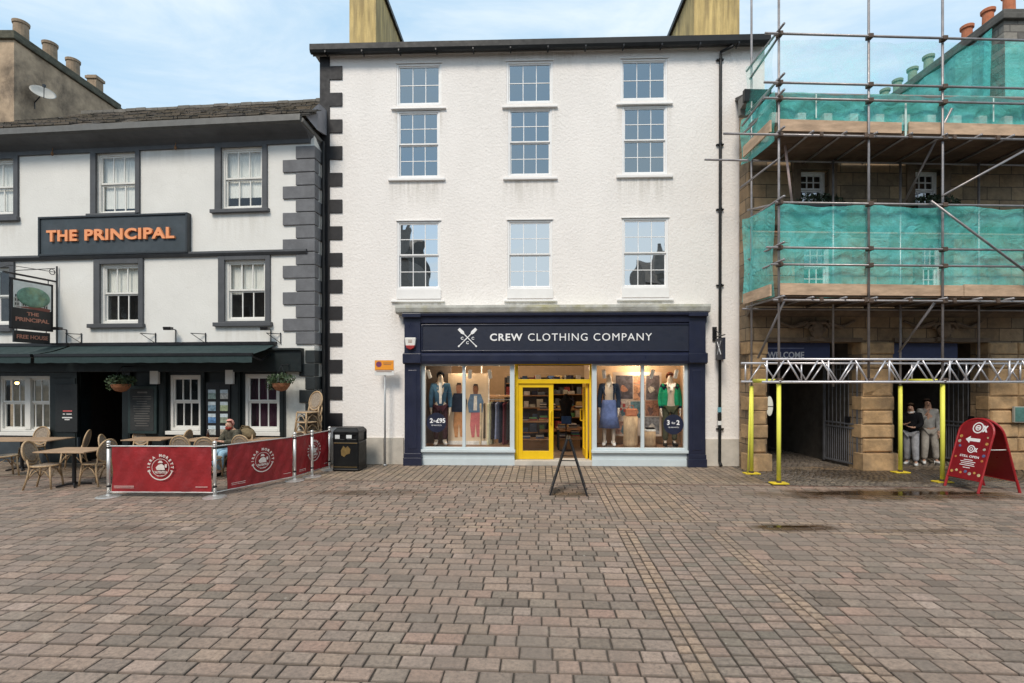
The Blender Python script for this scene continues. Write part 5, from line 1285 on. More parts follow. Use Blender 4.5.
def trousers(J, h, mat, parent, name='trousers', fat=1.0):
    P = [J['pelvis'] + Vector((0, 0, .02 * h))]; E_ = []; Rr = [(.078 * h, .066 * h)]
    for s_ in 'LR':
        i = len(P); a = J['an' + s_]; P += [J['hi' + s_], J['kn' + s_], a + (J['kn' + s_] - a).normalized() * .02 * h]; Rr += [.058 * h, .042 * h * fat, .034 * h * fat]; E_ += [(0, i), (i, i + 1), (i + 1, i + 2)]
    return cloth(name, P, E_, Rr, mat, parent)
def shoes(J, h, mat, parent):
    for s_ in 'LR':
        a, t_ = J['an' + s_], J['to' + s_]; d = Vector((t_.x - a.x, t_.y - a.y, 0)).normalized(); b = Vector((a.x, a.y, max(.028 * h, t_.z)))
        cloth('shoe', [b - d * .03 * h + Vector((0, 0, 0)), b + d * .03 * h, t_ + d * .015 * h + Vector((0, 0, .004 * h)), b - d * .01 * h + Vector((0, 0, .03 * h))], [(0, 1), (1, 2), (0, 3)], [.026 * h, .027 * h, .022 * h, .03 * h], mat, parent, 1)
def haircap(J, h, mat, parent, name='hair', long=False, brim=False):
    c = J['head'] * .55 + J['crown'] * .45; m = MB(); q = MB(); q.ball((0, 0, 0), .054 * h, .060 * h, .062 * h, 20, 14)
    keep = [f for f in q.f if len(f) == 4 and all(q.v[i][2] > (.030 * h if q.v[i][1] < -.012 * h else -.035 * h if q.v[i][1] > .012 * h else -.002 * h) for i in f)]
    m.add([(c.x + x, c.y + .007 * h + y, c.z + .004 * h + z) for x, y, z in q.v], keep); m.add([(c.x + x * .9, c.y + .007 * h + y * .9, c.z + .004 * h + z * .9) for x, y, z in q.v], [f[::-1] for f in keep])
    if long: m.tube([(c.x, c.y + .045 * h, c.z + .01 * h), (c.x, c.y + .055 * h, c.z - .05 * h), (c.x, c.y + .05 * h, c.z - .11 * h)], [.04 * h, .045 * h, .025 * h], 10)
    if brim: m.prism([(math.cos(a) * .05 * h, -.04 * h - math.sin(a) * .05 * h) for a in [PI * i / 8 for i in range(9)]], lambda p, q, t: (c.x + p, c.y + q, c.z + .012 * h + t), 0, .006 * h)
    return m.build(name, mat, parent, smooth=False)
def face(J, h, mat, parent):
    c = J['head']; m = MB()
    for sx in (-1, 1): m.ball((c.x + sx * .018 * h, c.y - .047 * h, c.z + .014 * h), .0055 * h, .004 * h, .0035 * h, 8, 5)
    m.box(c.x - .012 * h, c.x + .012 * h, c.y - .054 * h, c.y - .045 * h, c.z - .021 * h, c.z - .018 * h); m.build('face_features', mat, parent)
SKN = M('skin', (.50, .29, .20), .5, var=.06); DARKF = M('dark features', (.05, .03, .025), .5); MAN = M('mannequin white', (.50, .44, .37), .35, var=.03)
def fab(n, c, **k): return M(n, c, .95, var=.25, scale=9, bump=1.0, bscale=22, spec=.08, **k)
WHT = fab('white cloth', (.68, .68, .66)); TRN = M('white trainer', (.70, .70, .68), .5, var=.08)
# two people in the doorway
X_, Y_ = 10.07, 12.62
o = thing('person', 'person in a black jacket and grey trousers standing in the right arch', 'person', (X_, Y_, .0), R(-48))
h = 1.60; J = pose(h, elL=(.135, -.03, .65), wrL=(.06, -.115, .60), haL=(.02, -.13, .61), elR=(-.135, -.03, .66), wrR=(-.07, -.12, .64), haR=(-.03, -.135, .66), knL=(.06, -.05, .28), anL=(.07, -.045, .05), toL=(.08, -.13, .018), knR=(-.055, .02, .28), anR=(-.06, .06, .05), toR=(-.075, -.03, .018), head=(0, -.022, .895), crown=(0, -.03, .948), nose=(0, -.08, .895))
body('body', J, h, SKN, o); jacket(J, h, fab('black jacket cloth', (.012, .012, .014)), o, fat=1.12, hem=.49); trousers(J, h, fab('grey jogger cloth', (.34, .34, .36)), o, fat=1.25); shoes(J, h, TRN, o); haircap(J, h, fab('brown hair', (.09, .055, .035)), o); face(J, h, DARKF, o)
m = MB(); c = J['collar']; m.lathe([(.045 * h, .0), (.052 * h, .03 * h), (.042 * h, .045 * h), (.036 * h, .02 * h)], (c.x, c.y - .005, c.z + .005 * h), 14); m.build('collar', WHT, o, smooth=True)
X_, Y_ = 10.64, 12.80
o = thing('person', 'person in a pale grey hooded top and light trousers leaning behind the one in black', 'person', (X_, Y_, .0), R(-20))
h = 1.70; J = pose(h, pelvis=(.02, .01, .515), hiL=(.07, .01, .50), hiR=(-.03, .01, .50), elR=(-.13, -.04, .65), wrR=(-.05, -.09, .74), haR=(-.03, -.095, .785), knR=(-.05, -.05, .28), anR=(-.05, -.01, .05), toR=(-.075, -.10, .018), knL=(.09, .0, .28), anL=(.12, .04, .05), toL=(.15, -.05, .018), head=(-.012, -.02, .90), crown=(-.02, -.025, .955), nose=(-.02, -.075, .905))
body('body', J, h, SKN, o); jacket(J, h, fab('grey hoodie cloth', (.34, .33, .31)), o, 'hooded_top', fat=1.05, hem=.5); trousers(J, h, fab('light jogger cloth', (.36, .33, .29)), o, fat=1.2); shoes(J, h, TRN, o); haircap(J, h, fab('dark brown hair', (.05, .03, .022)), o); face(J, h, DARKF, o)
# seated person by the pub window
X_, Y_ = -6.48, 11.70
o = thing('person', 'person in a dark patterned jacket, pale jeans and pink woolly hat sitting outside the pub', 'person', (X_, Y_, 0), R(-24))
h = 1.68
J = pose(h, pelvis=(0, .0, .30), waist=(0, .0, .385), chest=(0, -.03, .49), collar=(0, -.05, .57), neck=(0, -.065, .61), head=(0, -.085, .655), crown=(0, -.095, .712), nose=(0, -.145, .655), shL=(.095, -.04, .56), shR=(-.095, -.04, .56),
         elL=(.15, -.11, .44), wrL=(.06, -.22, .45), haL=(.02, -.25, .46), elR=(-.15, -.11, .44), wrR=(-.07, -.22, .45), haR=(-.03, -.25, .47), hiL=(.052, -.02, .29), knL=(.07, -.26, .30), anL=(.06, -.27, .05), toL=(.07, -.37, .018), hiR=(-.052, -.02, .29), knR=(-.09, -.25, .30), anR=(-.10, -.20, .05), toR=(-.11, -.30, .018))
body('body', J, h, SKN, o); jacket(J, h, M('camouflage cloth', (.07, .065, .045), .9, var=.7, scale=16, bump=.5, bscale=60, dirt=.5, dirtcol=(.18, .15, .10)), o, fat=1.15, hem=.29); trousers(J, h, fab('pale blue jeans', (.30, .47, .60)), o, 'jeans', 1.15)
shoes(J, h, fab('black boots', (.015, .015, .015)), o); face(J, h, DARKF, o); haircap(J, h * 1.0, fab('salmon wool', (.74, .36, .29)), o, 'hat'); o.children[-1].scale = (1.14, 1.14, 1.0)
m = MB(); c = J['head']; m.lathe([(.03 * h, -.055 * h), (.044 * h, -.035 * h), (.047 * h, -.02 * h), (.03 * h, -.02 * h)], (c.x, c.y - .012 * h, c.z), 12); m.build('scarf', fab('red scarf', (.42, .07, .05)), o)
# ================================================================== shop window displays
def mann(lab, px, ly, face_rz, h, z, **kw):
    lx = PM.L(px, 400, ly)[0]; p = PM.w(lx, ly); o = thing('mannequin', lab, 'mannequin', (p[0], p[1], z), face_rz)
    J = pose(h, **kw); body('body', J, h, MAN, o)
    m = MB(); m.lathe([(.17, 0), (.17, .012)], (0, 0, -.012), 20); m.build('stand_plate', M('steel plate', (.4, .4, .4), .3, metal=.8), o)
    return o, J
zs_ = LW[2] - .03 + .013
DEN = fab('blue denim', (.045, .11, .19)); DND = fab('dark denim', (.022, .038, .075)); CHN = fab('maroon trouser cloth', (.05, .02, .028)); SKB = fab('mid blue skirt cloth', (.12, .17, .36)); GRN = fab('bright green knit', (.015, .27, .14)); NVK = fab('navy knit', (.012, .018, .05)); OLV = fab('olive trouser cloth', (.06, .065, .04))
hM = 2.02
o, J = mann('mannequin in a blue denim jacket, maroon trousers and dark cap in the left display window', 440.5, .78, R(8), hM, zs_)
jacket(J, hM, DEN, o, fat=.98, hem=.47); trousers(J, hM, CHN, o, fat=1.0); shoes(J, hM, TRN, o); haircap(J, hM, fab('black cap cloth', (.015, .015, .018)), o, 'cap', brim=True)
m = MB(); m.prism([(-.022, .84), (.022, .84), (.016, .56), (-.016, .56)], lambda p, q, t: (p * hM, t, q * hM), -.083 * hM - .012, -.07 * hM); m.build('shirt_front', WHT, o)
o, J = mann('mannequin in a dark denim jacket and mid blue skirt in the right display window', 609, .78, R(-12), hM, zs_)
jacket(J, hM, DND, o, fat=.9, hem=.58)
m = MB(); m.lathe([(.088 * hM, .61 * hM), (.10 * hM, .55 * hM), (.115 * hM, .40 * hM), (.14 * hM, .24 * hM), (.125 * hM, .24 * hM)], (0, 0, 0), 26, 1, .75); ok_ = m.build('skirt', SKB, o, smooth=True)
m = MB(); c = J['collar']; m.prism([(-.03, .84), (.03, .84), (0, .76)], lambda p, q, t: (p * hM, t, q * hM), -.075 * hM, -.06 * hM); m.build('shirt_front', WHT, o); shoes(J, hM, TRN, o)
o, J = mann('mannequin in a bright green jacket over a navy top in the right display window', 670, .78, R(-4), hM * .99, zs_)
h_ = hM * .99; jacket(J, h_, NVK, o, 'jumper', fat=.88, hem=.5); trousers(J, h_, OLV, o, fat=1.1); shoes(J, h_, fab('black boots', (.015, .015, .015)), o); haircap(J, h_, fab('rust cap cloth', (.30, .10, .05)), o, 'cap', brim=True)
for s_ in (-1, 1):
    P = [Vector((s_ * .045, .0, .80)), Vector((s_ * .07, -.02, .70)), Vector((s_ * .075, -.02, .58)), Vector((s_ * .078, -.02, .51)), J['shL' if s_ > 0 else 'shR'] / h_, J['elL' if s_ > 0 else 'elR'] / h_, Vector((s_ * .126, -.02, .51))]
    cloth('jacket_side', [q * h_ for q in P], [(0, 1), (1, 2), (2, 3), (0, 4), (4, 5), (5, 6)], [.040 * h_, .050 * h_, .048 * h_, .044 * h_, .047 * h_, .037 * h_, .029 * h_], GRN, o)
m = MB(); m.prism([(-.05, .845), (0, .82), (.05, .845), (.05, .80), (.018, .79), (.018, .745), (-.018, .745), (-.018, .79), (-.05, .80)][::-1], lambda p, q, t: (p * h_, t, q * h_), -.098 * h_, -.05 * h_); m.build('white_collar', WHT, o)
def sth(name, lab, cat, px, py, ly, group=None): return pth(name, lab, cat, px, py, ly, group, PM)
# posters
PCR = M('cream poster board', (.62, .50, .36), .7, var=.06)
def flat(mb, o, y, pts): mb.prism(pts, lambda p, q, t: (p, t, q), y - .004, y); return mb
o = sth('poster', 'tall cream poster of two casually dressed figures in the left display window', 'poster', 467, 443, 1.05)
w2 = .55; m = MB(); m.box(-.52, .62, -.02, .02, -.05, 1.92); m.build('panel', PCR, o)
m = MB(); m.box(-.52, .62, -.035, -.02, -.05, .06); m.box(.585, .62, -.035, -.02, .06, 1.92); m.build('panel_edge', WHT, o)
def pfig(o, cx, sc_, top, leg, skin_, hair, nm):
    k = lambda pts: [(cx + a * sc_, .16 + b * sc_) for a, b in pts]
    for nm2, pts, mt, y in (('printed_legs', [(-.10, 0), (-.03, 0), (0, .35), (.03, .02), (.12, 0), (.13, .4), (.11, .68), (-.11, .68), (-.14, .3)], leg, -.024), ('printed_top', [(-.17, .62), (.17, .62), (.20, .9), (.13, 1.08), (-.13, 1.08), (-.20, .85)], top, -.030),
                        ('printed_head', [(-.05, 1.08), (.05, 1.08), (.07, 1.2), (.05, 1.30), (-.05, 1.30), (-.07, 1.2)], skin_, -.027), ('printed_hair', [(-.066, 1.25), (-.03, 1.29), (.04, 1.29), (.066, 1.24), (.055, 1.33), (-.04, 1.34)], hair, -.033)):
        flat(MB(), o, y, []) if False else None
        mm_ = MB(); flat(mm_, o, y, k(pts)); mm_.build(nm2, mt, o)
pfig(o, -.22, 1.12, fab('print navy', (.03, .04, .07)), fab('print tan', (.48, .24, .11)), fab('print skin', (.40, .2, .13)), DARKF, 'a')
pfig(o, .24, 1.10, fab('print denim', (.12, .2, .32)), fab('print pink', (.50, .16, .17)), fab('print skin dark', (.22, .11, .07)), DARKF, 'b')
m = MB(); flat(m, o, -.034, [(.18, .90), (.28, .90), (.28, 1.3), (.20, 1.3)]); m.build('printed_shirt', WHT, o)
# clothes rail
o = sth('clothes_rail', 'white clothes rail with a wooden top shelf in the left display window', 'clothes rail', 496, 443, 1.15)
zt3 = LP and PM.L(496, 397, 1.15)[1] - PM.L(496, 443, 1.15)[1]
m = MB(); m.box(-.42, .46, -.12, .2, zt3, zt3 + .05); m.build('shelf', M('rail wood', (.45, .25, .12), .6, var=.2), o)
m = MB(); m.tube([(-.40, 0, zt3 - .07), (.44, 0, zt3 - .07)], .014, 8); 
for x in (-.40, .44): m.tube([(x, .0, -.3), (x, 0, 2.25)], .016, 8)
m.build('rail', SPOT, o)
clt = [((.70, .60, .42), 'cream'), ((.10, .08, .06), 'dark brown'), ((.74, .74, .50), 'pale yellow'), ((.03, .03, .04), 'black'), ((.22, .26, .40), 'slate blue'), ((.02, .025, .05), 'navy'), ((.12, .03, .045), 'maroon'), ((.03, .03, .035), 'charcoal')]
ox, oy, oz = o.location
for i, (c_, nm) in enumerate(clt):
    xl_ = -.36 + i * .105; w = PM.w(PM.L(496, 443, 1.15)[0] + xl_, 1.15)
    g = thing('hanging_garment', nm + ' garment hanging on the white rail in the left display window', 'garment', (w[0], w[1] - .002, oz + zt3 - .09), PM.ang + R(68), 'garments on the shop window rail')
    rr_ = random.Random(i); n = 12; hh = rr_.uniform(1.0, 1.25); m = MB(); vs = []
    for z_, wd in ((-.04, .05), (-.10, .19), (-.3, .17), (-hh * .7, .19), (-hh, .22)):
        for j in range(n):
            a = 2 * PI * j / n; vs.append((math.cos(a) * wd, math.sin(a) * (.028 + .012 * (j % 2)), z_))
    m.add(vs, [(k * n + j, k * n + (j + 1) % n, (k + 1) * n + (j + 1) % n, (k + 1) * n + j) for k in range(4) for j in range(n)] + [tuple(range(n)), tuple(range(4 * n, 5 * n))]); m.build('cloth', fab(nm + ' cloth', c_), g)
    m = MB(); m.tube([(0, 0, -.04), (0, 0, .03), (.02, 0, .05), (.035, 0, .03)], .005, 5); m.tube([(-.17, 0, -.1), (0, 0, -.035), (.17, 0, -.1)], .006, 5); m.build('hanger', BLM, g)
# collage
o = sth('poster_collage', 'large collage poster of beach photographs behind the log stands in the right display window', 'poster', 637, 436, 1.15)
m = MB(); m.box(-.66, .66, -.02, .02, 0, 1.75); m.build('panel', M('collage board', (.60, .50, .42), .7, var=.05), o)
rr_ = random.Random(12)
for i, (x0, x1, z0, z1, c_) in enumerate(((-.58, -.12, 1.02, 1.66, (.10, .09, .11)), (-.10, .22, .98, 1.40, (.50, .26, .15)), (.24, .6, 1.0, 1.66, (.12, .10, .11)), (-.58, -.2, .42, .98, (.48, .42, .38)), (-.18, .2, .50, .95, (.10, .20, .24)), (.22, .6, .55, .98, (.34, .16, .10)), (.2, .6, .06, .52, (.20, .20, .21)), (-.6, -.1, .06, .4, (.35, .2, .16)), (-.1, .22, 1.42, 1.66, (.40, .22, .14)))):
    m = MB(); m.box(x0, x1, -.026, -.02, z0, z1); k_ = m.build('photo', M('photo print %d' % i, c_, .5, var=.75, scale=7 + i), o)
    m = MB(); cx = (x0 + x1) / 2 + rr_.uniform(-.05, .05); cz = (z0 + z1) / 2; rx_ = (x1 - x0) * .24
    m.prism([(cx + rx_ * rr_.uniform(.5, 1.2) * math.cos(a), cz - .06 + rx_ * rr_.uniform(.6, 1.6) * math.sin(a)) for a in [2 * PI * j / 9 for j in range(9)]], lambda p, q, t: (p, t, q), -.0285, -.026)
    m.build('photo_patch', M('photo patch %d' % (i % 4), [(.45, .22, .14), (.15, .08, .07), (.5, .45, .4), (.08, .16, .2)][i % 4], .5, var=.5, scale=20), k_)
m = MB(); 
for (x, z, s_) in ((-.46, .9, .05), (-.36, .84, .06), (-.44, .74, .045), (-.34, .70, .05)): m.box(x - s_ * .6, x + s_ * .6, -.029, -.026, z - s_ * .8, z + s_ * .8)
m.build('printed_blocks', M('print red', (.35, .05, .05), .6), o)
LOG = M('log bark', (.42, .30, .18), .85, var=.4, scale=9, dirt=.5, dirtcol=(.16, .10, .06), stretch=.3, bump=.8, bscale=20); LGT = M('log end', (.50, .36, .22), .7, var=.25, scale=14)
for i, (px, r_, hh, ly, lab) in enumerate(((630.5, .19, .80, .72, 'tall log stand beside the window mullion'), (650, .15, .40, .72, 'short log stand behind the window mullion'))):
    o = sth('log_stand', lab + ' in the right display window', 'display stand', px, 447, ly); o.location[2] = zs_ - .013
    m = MB(); m.lathe([(r_ * 1.05, 0), (r_, .1), (r_ * .97, hh * .5), (r_, hh)], n=18); m.build('trunk', LOG, o, smooth=True); m = MB(); m.lathe([(r_ * .98, hh), (r_ * .98, hh + .012)], n=18); m.build('top', LGT, o)
o = sth('bag', 'tan bag on the tall log stand in the right display window', 'bag', 631, 420, .72); o.location[2] = zs_ + .80
m = MB(); m.box(-.15, .15, -.07, .07, 0, .2); m.build('body', fab('tan leather', (.40, .16, .09)), o, bevel=.03); m = MB(); m.tube([(-.08, 0, .19), (-.05, 0, .29), (.05, 0, .29), (.08, 0, .19)], .01, 6); m.build('handle', fab('tan leather', (.40, .16, .09)), o)
o = sth('folded_shirts', 'small white and black folded pile on the short log stand in the right display window', 'clothes', 650, 433, .72); o.location[2] = zs_ + .405
m = MB(); m.box(-.13, .13, -.09, .09, 0, .05); m.build('white_shirt', WHT, o, bevel=.015); m = MB(); m.box(-.11, .11, -.08, .08, .052, .10); m.build('black_shirt', fab('black jacket cloth', (.012, .012, .014)), o, bevel=.015)
# stickers on the glass
for px, py, l1, l2, lab in ((436.5, 422.5, '2', '£95', 'dark round offer sticker 2 for £95 on the left display window'), (673.5, 424.5, '3', '2', 'dark round offer sticker 3 for 2 on the right display window')):
    o = sth('window_sticker', lab, 'sticker', px, py, dw + .022)
    r_ = .25; m = MB(); m.prism([(r_ * math.cos(2 * PI * i / 36), r_ * math.sin(2 * PI * i / 36)) for i in range(36)], lambda p, q, t: (p, t, q), -.003, .0); m.build('disc', NAVY, o)
    m = MB(); text(m, l1, (-.13, -.004, .05), (1, 0, 0), (0, 0, 1), None, .12, .003, .03); text(m, 'for', (-.03 if l2 != '2' else .0, -.004, .04), (1, 0, 0), (0, 0, 1), None, .055, .003, .01); text(m, l2, (.11, -.004, .05), (1, 0, 0), (0, 0, 1), None, .12, .003, .03)
    text(m, 'MIX AND MATCH', (0, -.004, -.07), (1, 0, 0), (0, 0, 1), .26, .03, .003, .0); m.build('lettering', LETW, o)
# inside the doorway
WD = M('shop table wood', (.36, .19, .09), .5, var=.2, scale=6)
def table(px, ly, w, d_, hh, lab, shelf=True):
    o = sth('display_table', lab, 'table', px, 450, ly, 'display tables inside the shop'); o.location[2] = zf - .01
    m = MB(); m.box(-w / 2, w / 2, -d_ / 2, d_ / 2, hh - .04, hh); m.build('table_top', WD, o, bevel=.005)
    for sx in (-1, 1):
        for sy in (-1, 1): m = MB(); m.box(sx * (w / 2 - .05) - .025, sx * (w / 2 - .05) + .025, sy * (d_ / 2 - .05) - .025, sy * (d_ / 2 - .05) + .025, 0, hh - .04); m.build('leg', BLM, o)
    if shelf: m = MB(); m.box(-w / 2 + .05, w / 2 - .05, -d_ / 2 + .05, d_ / 2 - .05, .3, .33); m.build('shelf', WD, o)
    return o
t1 = table(535, 1.9, .95, .6, .85, 'display table of folded clothes behind the closed yellow door'); t2 = table(570, 2.1, .8, .6, .62, 'low display table of folded clothes inside the open doorway'); t3 = table(561, 4.2, 1.6, .6, 1.05, 'long display counter at the back of the shop')
rr_ = random.Random(31); pal = [(.45, .43, .38), (.06, .10, .2), (.10, .25, .12), (.35, .08, .08), (.5, .35, .15), (.15, .17, .2), (.55, .52, .5), (.03, .03, .05)]
n_p = 0
for tt, xs, z_ in ((t1, (-.32, -.05, .25), .855), (t1, (-.25, .15), .335), (t2, (-.24, .08), .625), (t2, (-.2, .15), .335), (t3, (-.6, -.3, .0, .3, .6), 1.055)):
    for x in xs:
        k_ = rr_.randint(2, 5); place = {id(t1): 'behind the closed yellow door', id(t2): 'in the open doorway', id(t3): 'on the back counter'}[id(tt)]
        nmc = rr_.randrange(8); cn = ['cream', 'dark blue', 'green', 'red', 'mustard', 'grey', 'off white', 'black'][nmc]
        p = tt.location; o = thing('folded_clothes', 'pile of folded clothes topped with %s %s, %s' % (cn, place, 'on the shelf' if z_ < .5 else 'on the top'), 'clothes', (p[0] + x, p[1], p[2] + z_), PM.ang, 'piles of folded clothes in the shop')
        for j in range(k_):
            m = MB(); m.box(-.11 - rr_.uniform(0, .015), .11, -.13, .13, j * .04, j * .04 + .038); m.build('garment', fab('pile cloth %d' % ((nmc + k_ - 1 - j) % 8), pal[(nmc + k_ - 1 - j) % 8]), o, bevel=.01)
for i, (px, ly, rz) in enumerate(((527, 4.6, 0), (580, 5.8, 0), (545, 5.9, 0))):
    o = sth('shelf_unit', ['dark shelf unit on the left behind the closed yellow door', 'dark shelf unit on the right at the back of the shop', 'dark shelf unit in the middle at the back of the shop'][i], 'shelves', px, 450, ly); o.location[2] = zf - .01
    m = MB(); w = .75 if i == 0 else 1.0
    for x in (-w, w): m.box(x - .02, x + .02, -.2, .2, 0, 2.1)
    m.box(-w, w, .2, .22, 0, 2.1); m.build('frame', M('dark shelf wood', (.05, .032, .022), .6, var=.3), o)
    for k in range(5): m = MB(); m.box(-w + .02, w - .02, -.18, .2, .2 + k * .42, .23 + k * .42); m.build('shelf', WD, o)
    for k in range(5):
        x = -w + .15
        while x < w - .15:
            ww = rr_.uniform(.08, .13); q = rr_.randrange(8); m = MB(); m.box(x - ww, x + ww, -.15, .12, .23 + k * .42, .23 + k * .42 + rr_.uniform(.08, .3)); g = m.build('stacked_clothes', fab('pile cloth %d' % q, pal[q]), o, bevel=.015); x += 2 * ww + .05
o = sth('dress_form', 'black headless dress form with a navy bag inside the open doorway', 'dress form', 566, 450, 1.7); o.location[2] = zf - .01
m = MB(); m.lathe([(.10, .88), (.17, .95), (.13, 1.12), (.18, 1.32), (.2, 1.42), (.10, 1.50), (.05, 1.56), (.045, 1.62)], n=18, sy=.65); m.build('torso', fab('black jacket cloth', (.012, .012, .014)), o, smooth=True); m = MB(); m.tube([(0, 0, 0.02), (0, 0, .9)], .02, 8); m.lathe([(.2, 0), (.18, .02), (.02, .03)], n=16); m.build('stand', BLM, o)
m = MB(); m.box(-.14, .14, -.2, -.12, .78, 1.0); m.build('bag', fab('navy bag cloth', (.03, .06, .14)), o, bevel=.02)
# ================================================================== small things on the white building
o = sth('parking_sign', 'orange and white parking notice on a thin grey pole beside the shop', 'sign', 385, 463.5, -.28); o.location[2] = 0
zt4 = lambda py: PM.L(385, py, -.3)[1]
m = MB(); m.tube([(0, 0, 0), (0, 0, zt4(361))], .024, 10); m.tube([(0, 0, 0), (0, 0, .05)], .045, 10); m.build('pole', M('grey pole', (.34, .35, .36), .45, metal=.3, var=.15), o, smooth=True)
xs0, xs1 = -.25, .24; m = MB(); m.box(xs0, xs1, -.045, -.03, zt4(375.5), zt4(360)); pl_ = m.build('plate', M('white sign plate', (.68, .68, .66), .5, var=.04), o, bevel=.004)
m = MB(); m.box(xs0 + .01, xs1 - .01, -.049, -.045, zt4(370.5), zt4(360.3)); m.build('orange_field', M('orange sign', (.80, .30, .02), .5, var=.05), pl_)
m = MB(); m.prism([(-.14 + .07 * math.cos(2 * PI * i / 20), zt4(364.3) + .07 * math.sin(2 * PI * i / 20)) for i in range(20)], lambda p, q, t: (p, t, q), -.052, -.049); m.build('round_symbol', M('plum symbol', (.18, .04, .12), .5), pl_)
m = MB(); 
for j, (a, b_) in enumerate(((-.03, .2), (-.02, .17), (-.22, .21), (-.2, .18))): z = zt4(363 + j * 1.6 + (3.8 if j > 1 else 0)); m.box(a, b_, -.052, -.045, z - .008, z + .008)
m.build('print_line', M('sign print', (.25, .12, .06), .6), pl_)
o = sth('alarm_box', 'white shield-shaped alarm box with a red base on the navy shopfront', 'alarm box', 411, 343, -.205)
m = MB(); m.prism([(-.12, -.05), (-.09, -.12), (0, -.17), (.09, -.12), (.12, -.05), (.14, .13), (-.14, .13)], lambda p, q, t: (p, t, q), -.09, 0); bx_ = m.build('case', M('white plastic', (.72, .70, .66), .4, var=.05), o, bevel=.015)
m = MB(); m.prism([(-.115, -.06), (-.09, -.13), (0, -.175), (.09, -.13), (.115, -.06)], lambda p, q, t: (p, t, q), -.1, -.02); m.build('red_base', M('red plastic', (.35, .03, .03), .4), o, bevel=.01)
m = MB()
for z in (.06, .03, .0): m.box(-.05, .05, -.093, -.089, z, z + .012)
m.build('print_line', M('sign print', (.25, .12, .06), .6), bx_)
o = sth('projecting_sign', 'small black projecting sign hanging square to the wall right of the shopfront', 'sign', 714.5, 349, -.02)
m = MB(); m.box(-.03, .03, -.62, -.14, -.28, .24); bo_ = m.build('board', M('black projecting board', (.02, .022, .035), .4), o, bevel=.006); m = MB(); m.tube([(0, 0, .3), (0, -.66, .3)], .014, 8); m.tube([(0, 0, .50), (0, -.4, .31)], .01, 8); m.box(-.05, .05, -.02, .02, .2, .55); m.build('bracket', BLM, o)
m = MB(); 
for a, b_ in (((-.5, -.16), (-.27, .16)), ((-.27, -.16), (-.5, .16))): m.tube([(-.033, a[0], a[1]), (-.033, b_[0], b_[1])], .008, 5)
m.build('emblem', LETW, bo_)
o = sth('meter_sticker', 'small stickers and a grey box fixed to the downpipe right of the shop', 'sticker', 719.5, 417, -.12)
m = MB(); m.box(-.045, .045, -.012, .01, .12, .24); m.build('sticker', M('blue sticker', (.15, .35, .42), .5, var=.4, scale=30), o); m = MB(); m.box(-.045, .045, -.012, .01, -.08, .08); m.build('black_band', BLM, o); m = MB(); m.box(-.045, .045, -.014, .01, -.2, -.1); m.build('white_sticker', WHT, o)
# ================================================================== square furniture
# black A-board seen end-on
X_, Y_ = G(568.5, 496)
o = thing('pavement_board', 'black A-frame pavement board seen end on in front of the yellow doors', 'pavement board', (X_, Y_, 0), R(-6.4))
BF = M('black powder coat', (.012, .013, .016), .4, var=.2)
hh = 1.06; w = .345
for sx in (-1, 1):
    m = MB()
    for y in (0, .56): m.tube([(sx * w, y, .0), (sx * .015, y, hh)], .017, 8)
    m.tube([(sx * (w - .02), 0, .07), (sx * (w - .02), .56, .07)], .014, 8); m.tube([(sx * .02, 0, hh - .01), (sx * .02, .56, hh - .01)], .016, 8); m.build('frame', BF, o)
    k = (w - .012) / hh; f_ = lambda z: sx * (w - z * (w - .012) / hh)
    m = MB(); m.hexa([(f_(.1) - .006, .02, .1), (f_(.1) + .006, .02, .1), (f_(.1) + .006, .54, .1), (f_(.1) - .006, .54, .1)], [(f_(1.0) - .006, .02, 1.0), (f_(1.0) + .006, .02, 1.0), (f_(1.0) + .006, .54, 1.0), (f_(1.0) - .006, .54, 1.0)]); m.build('panel', M('dark poster panel', (.03, .032, .04), .3), o)
m = MB(); m.tube([(-.135, 0, .66), (.135, 0, .66)], .010, 6); m.tube([(-.135, .56, .66), (.135, .56, .66)], .010, 6); m.build('stay', BF, o)
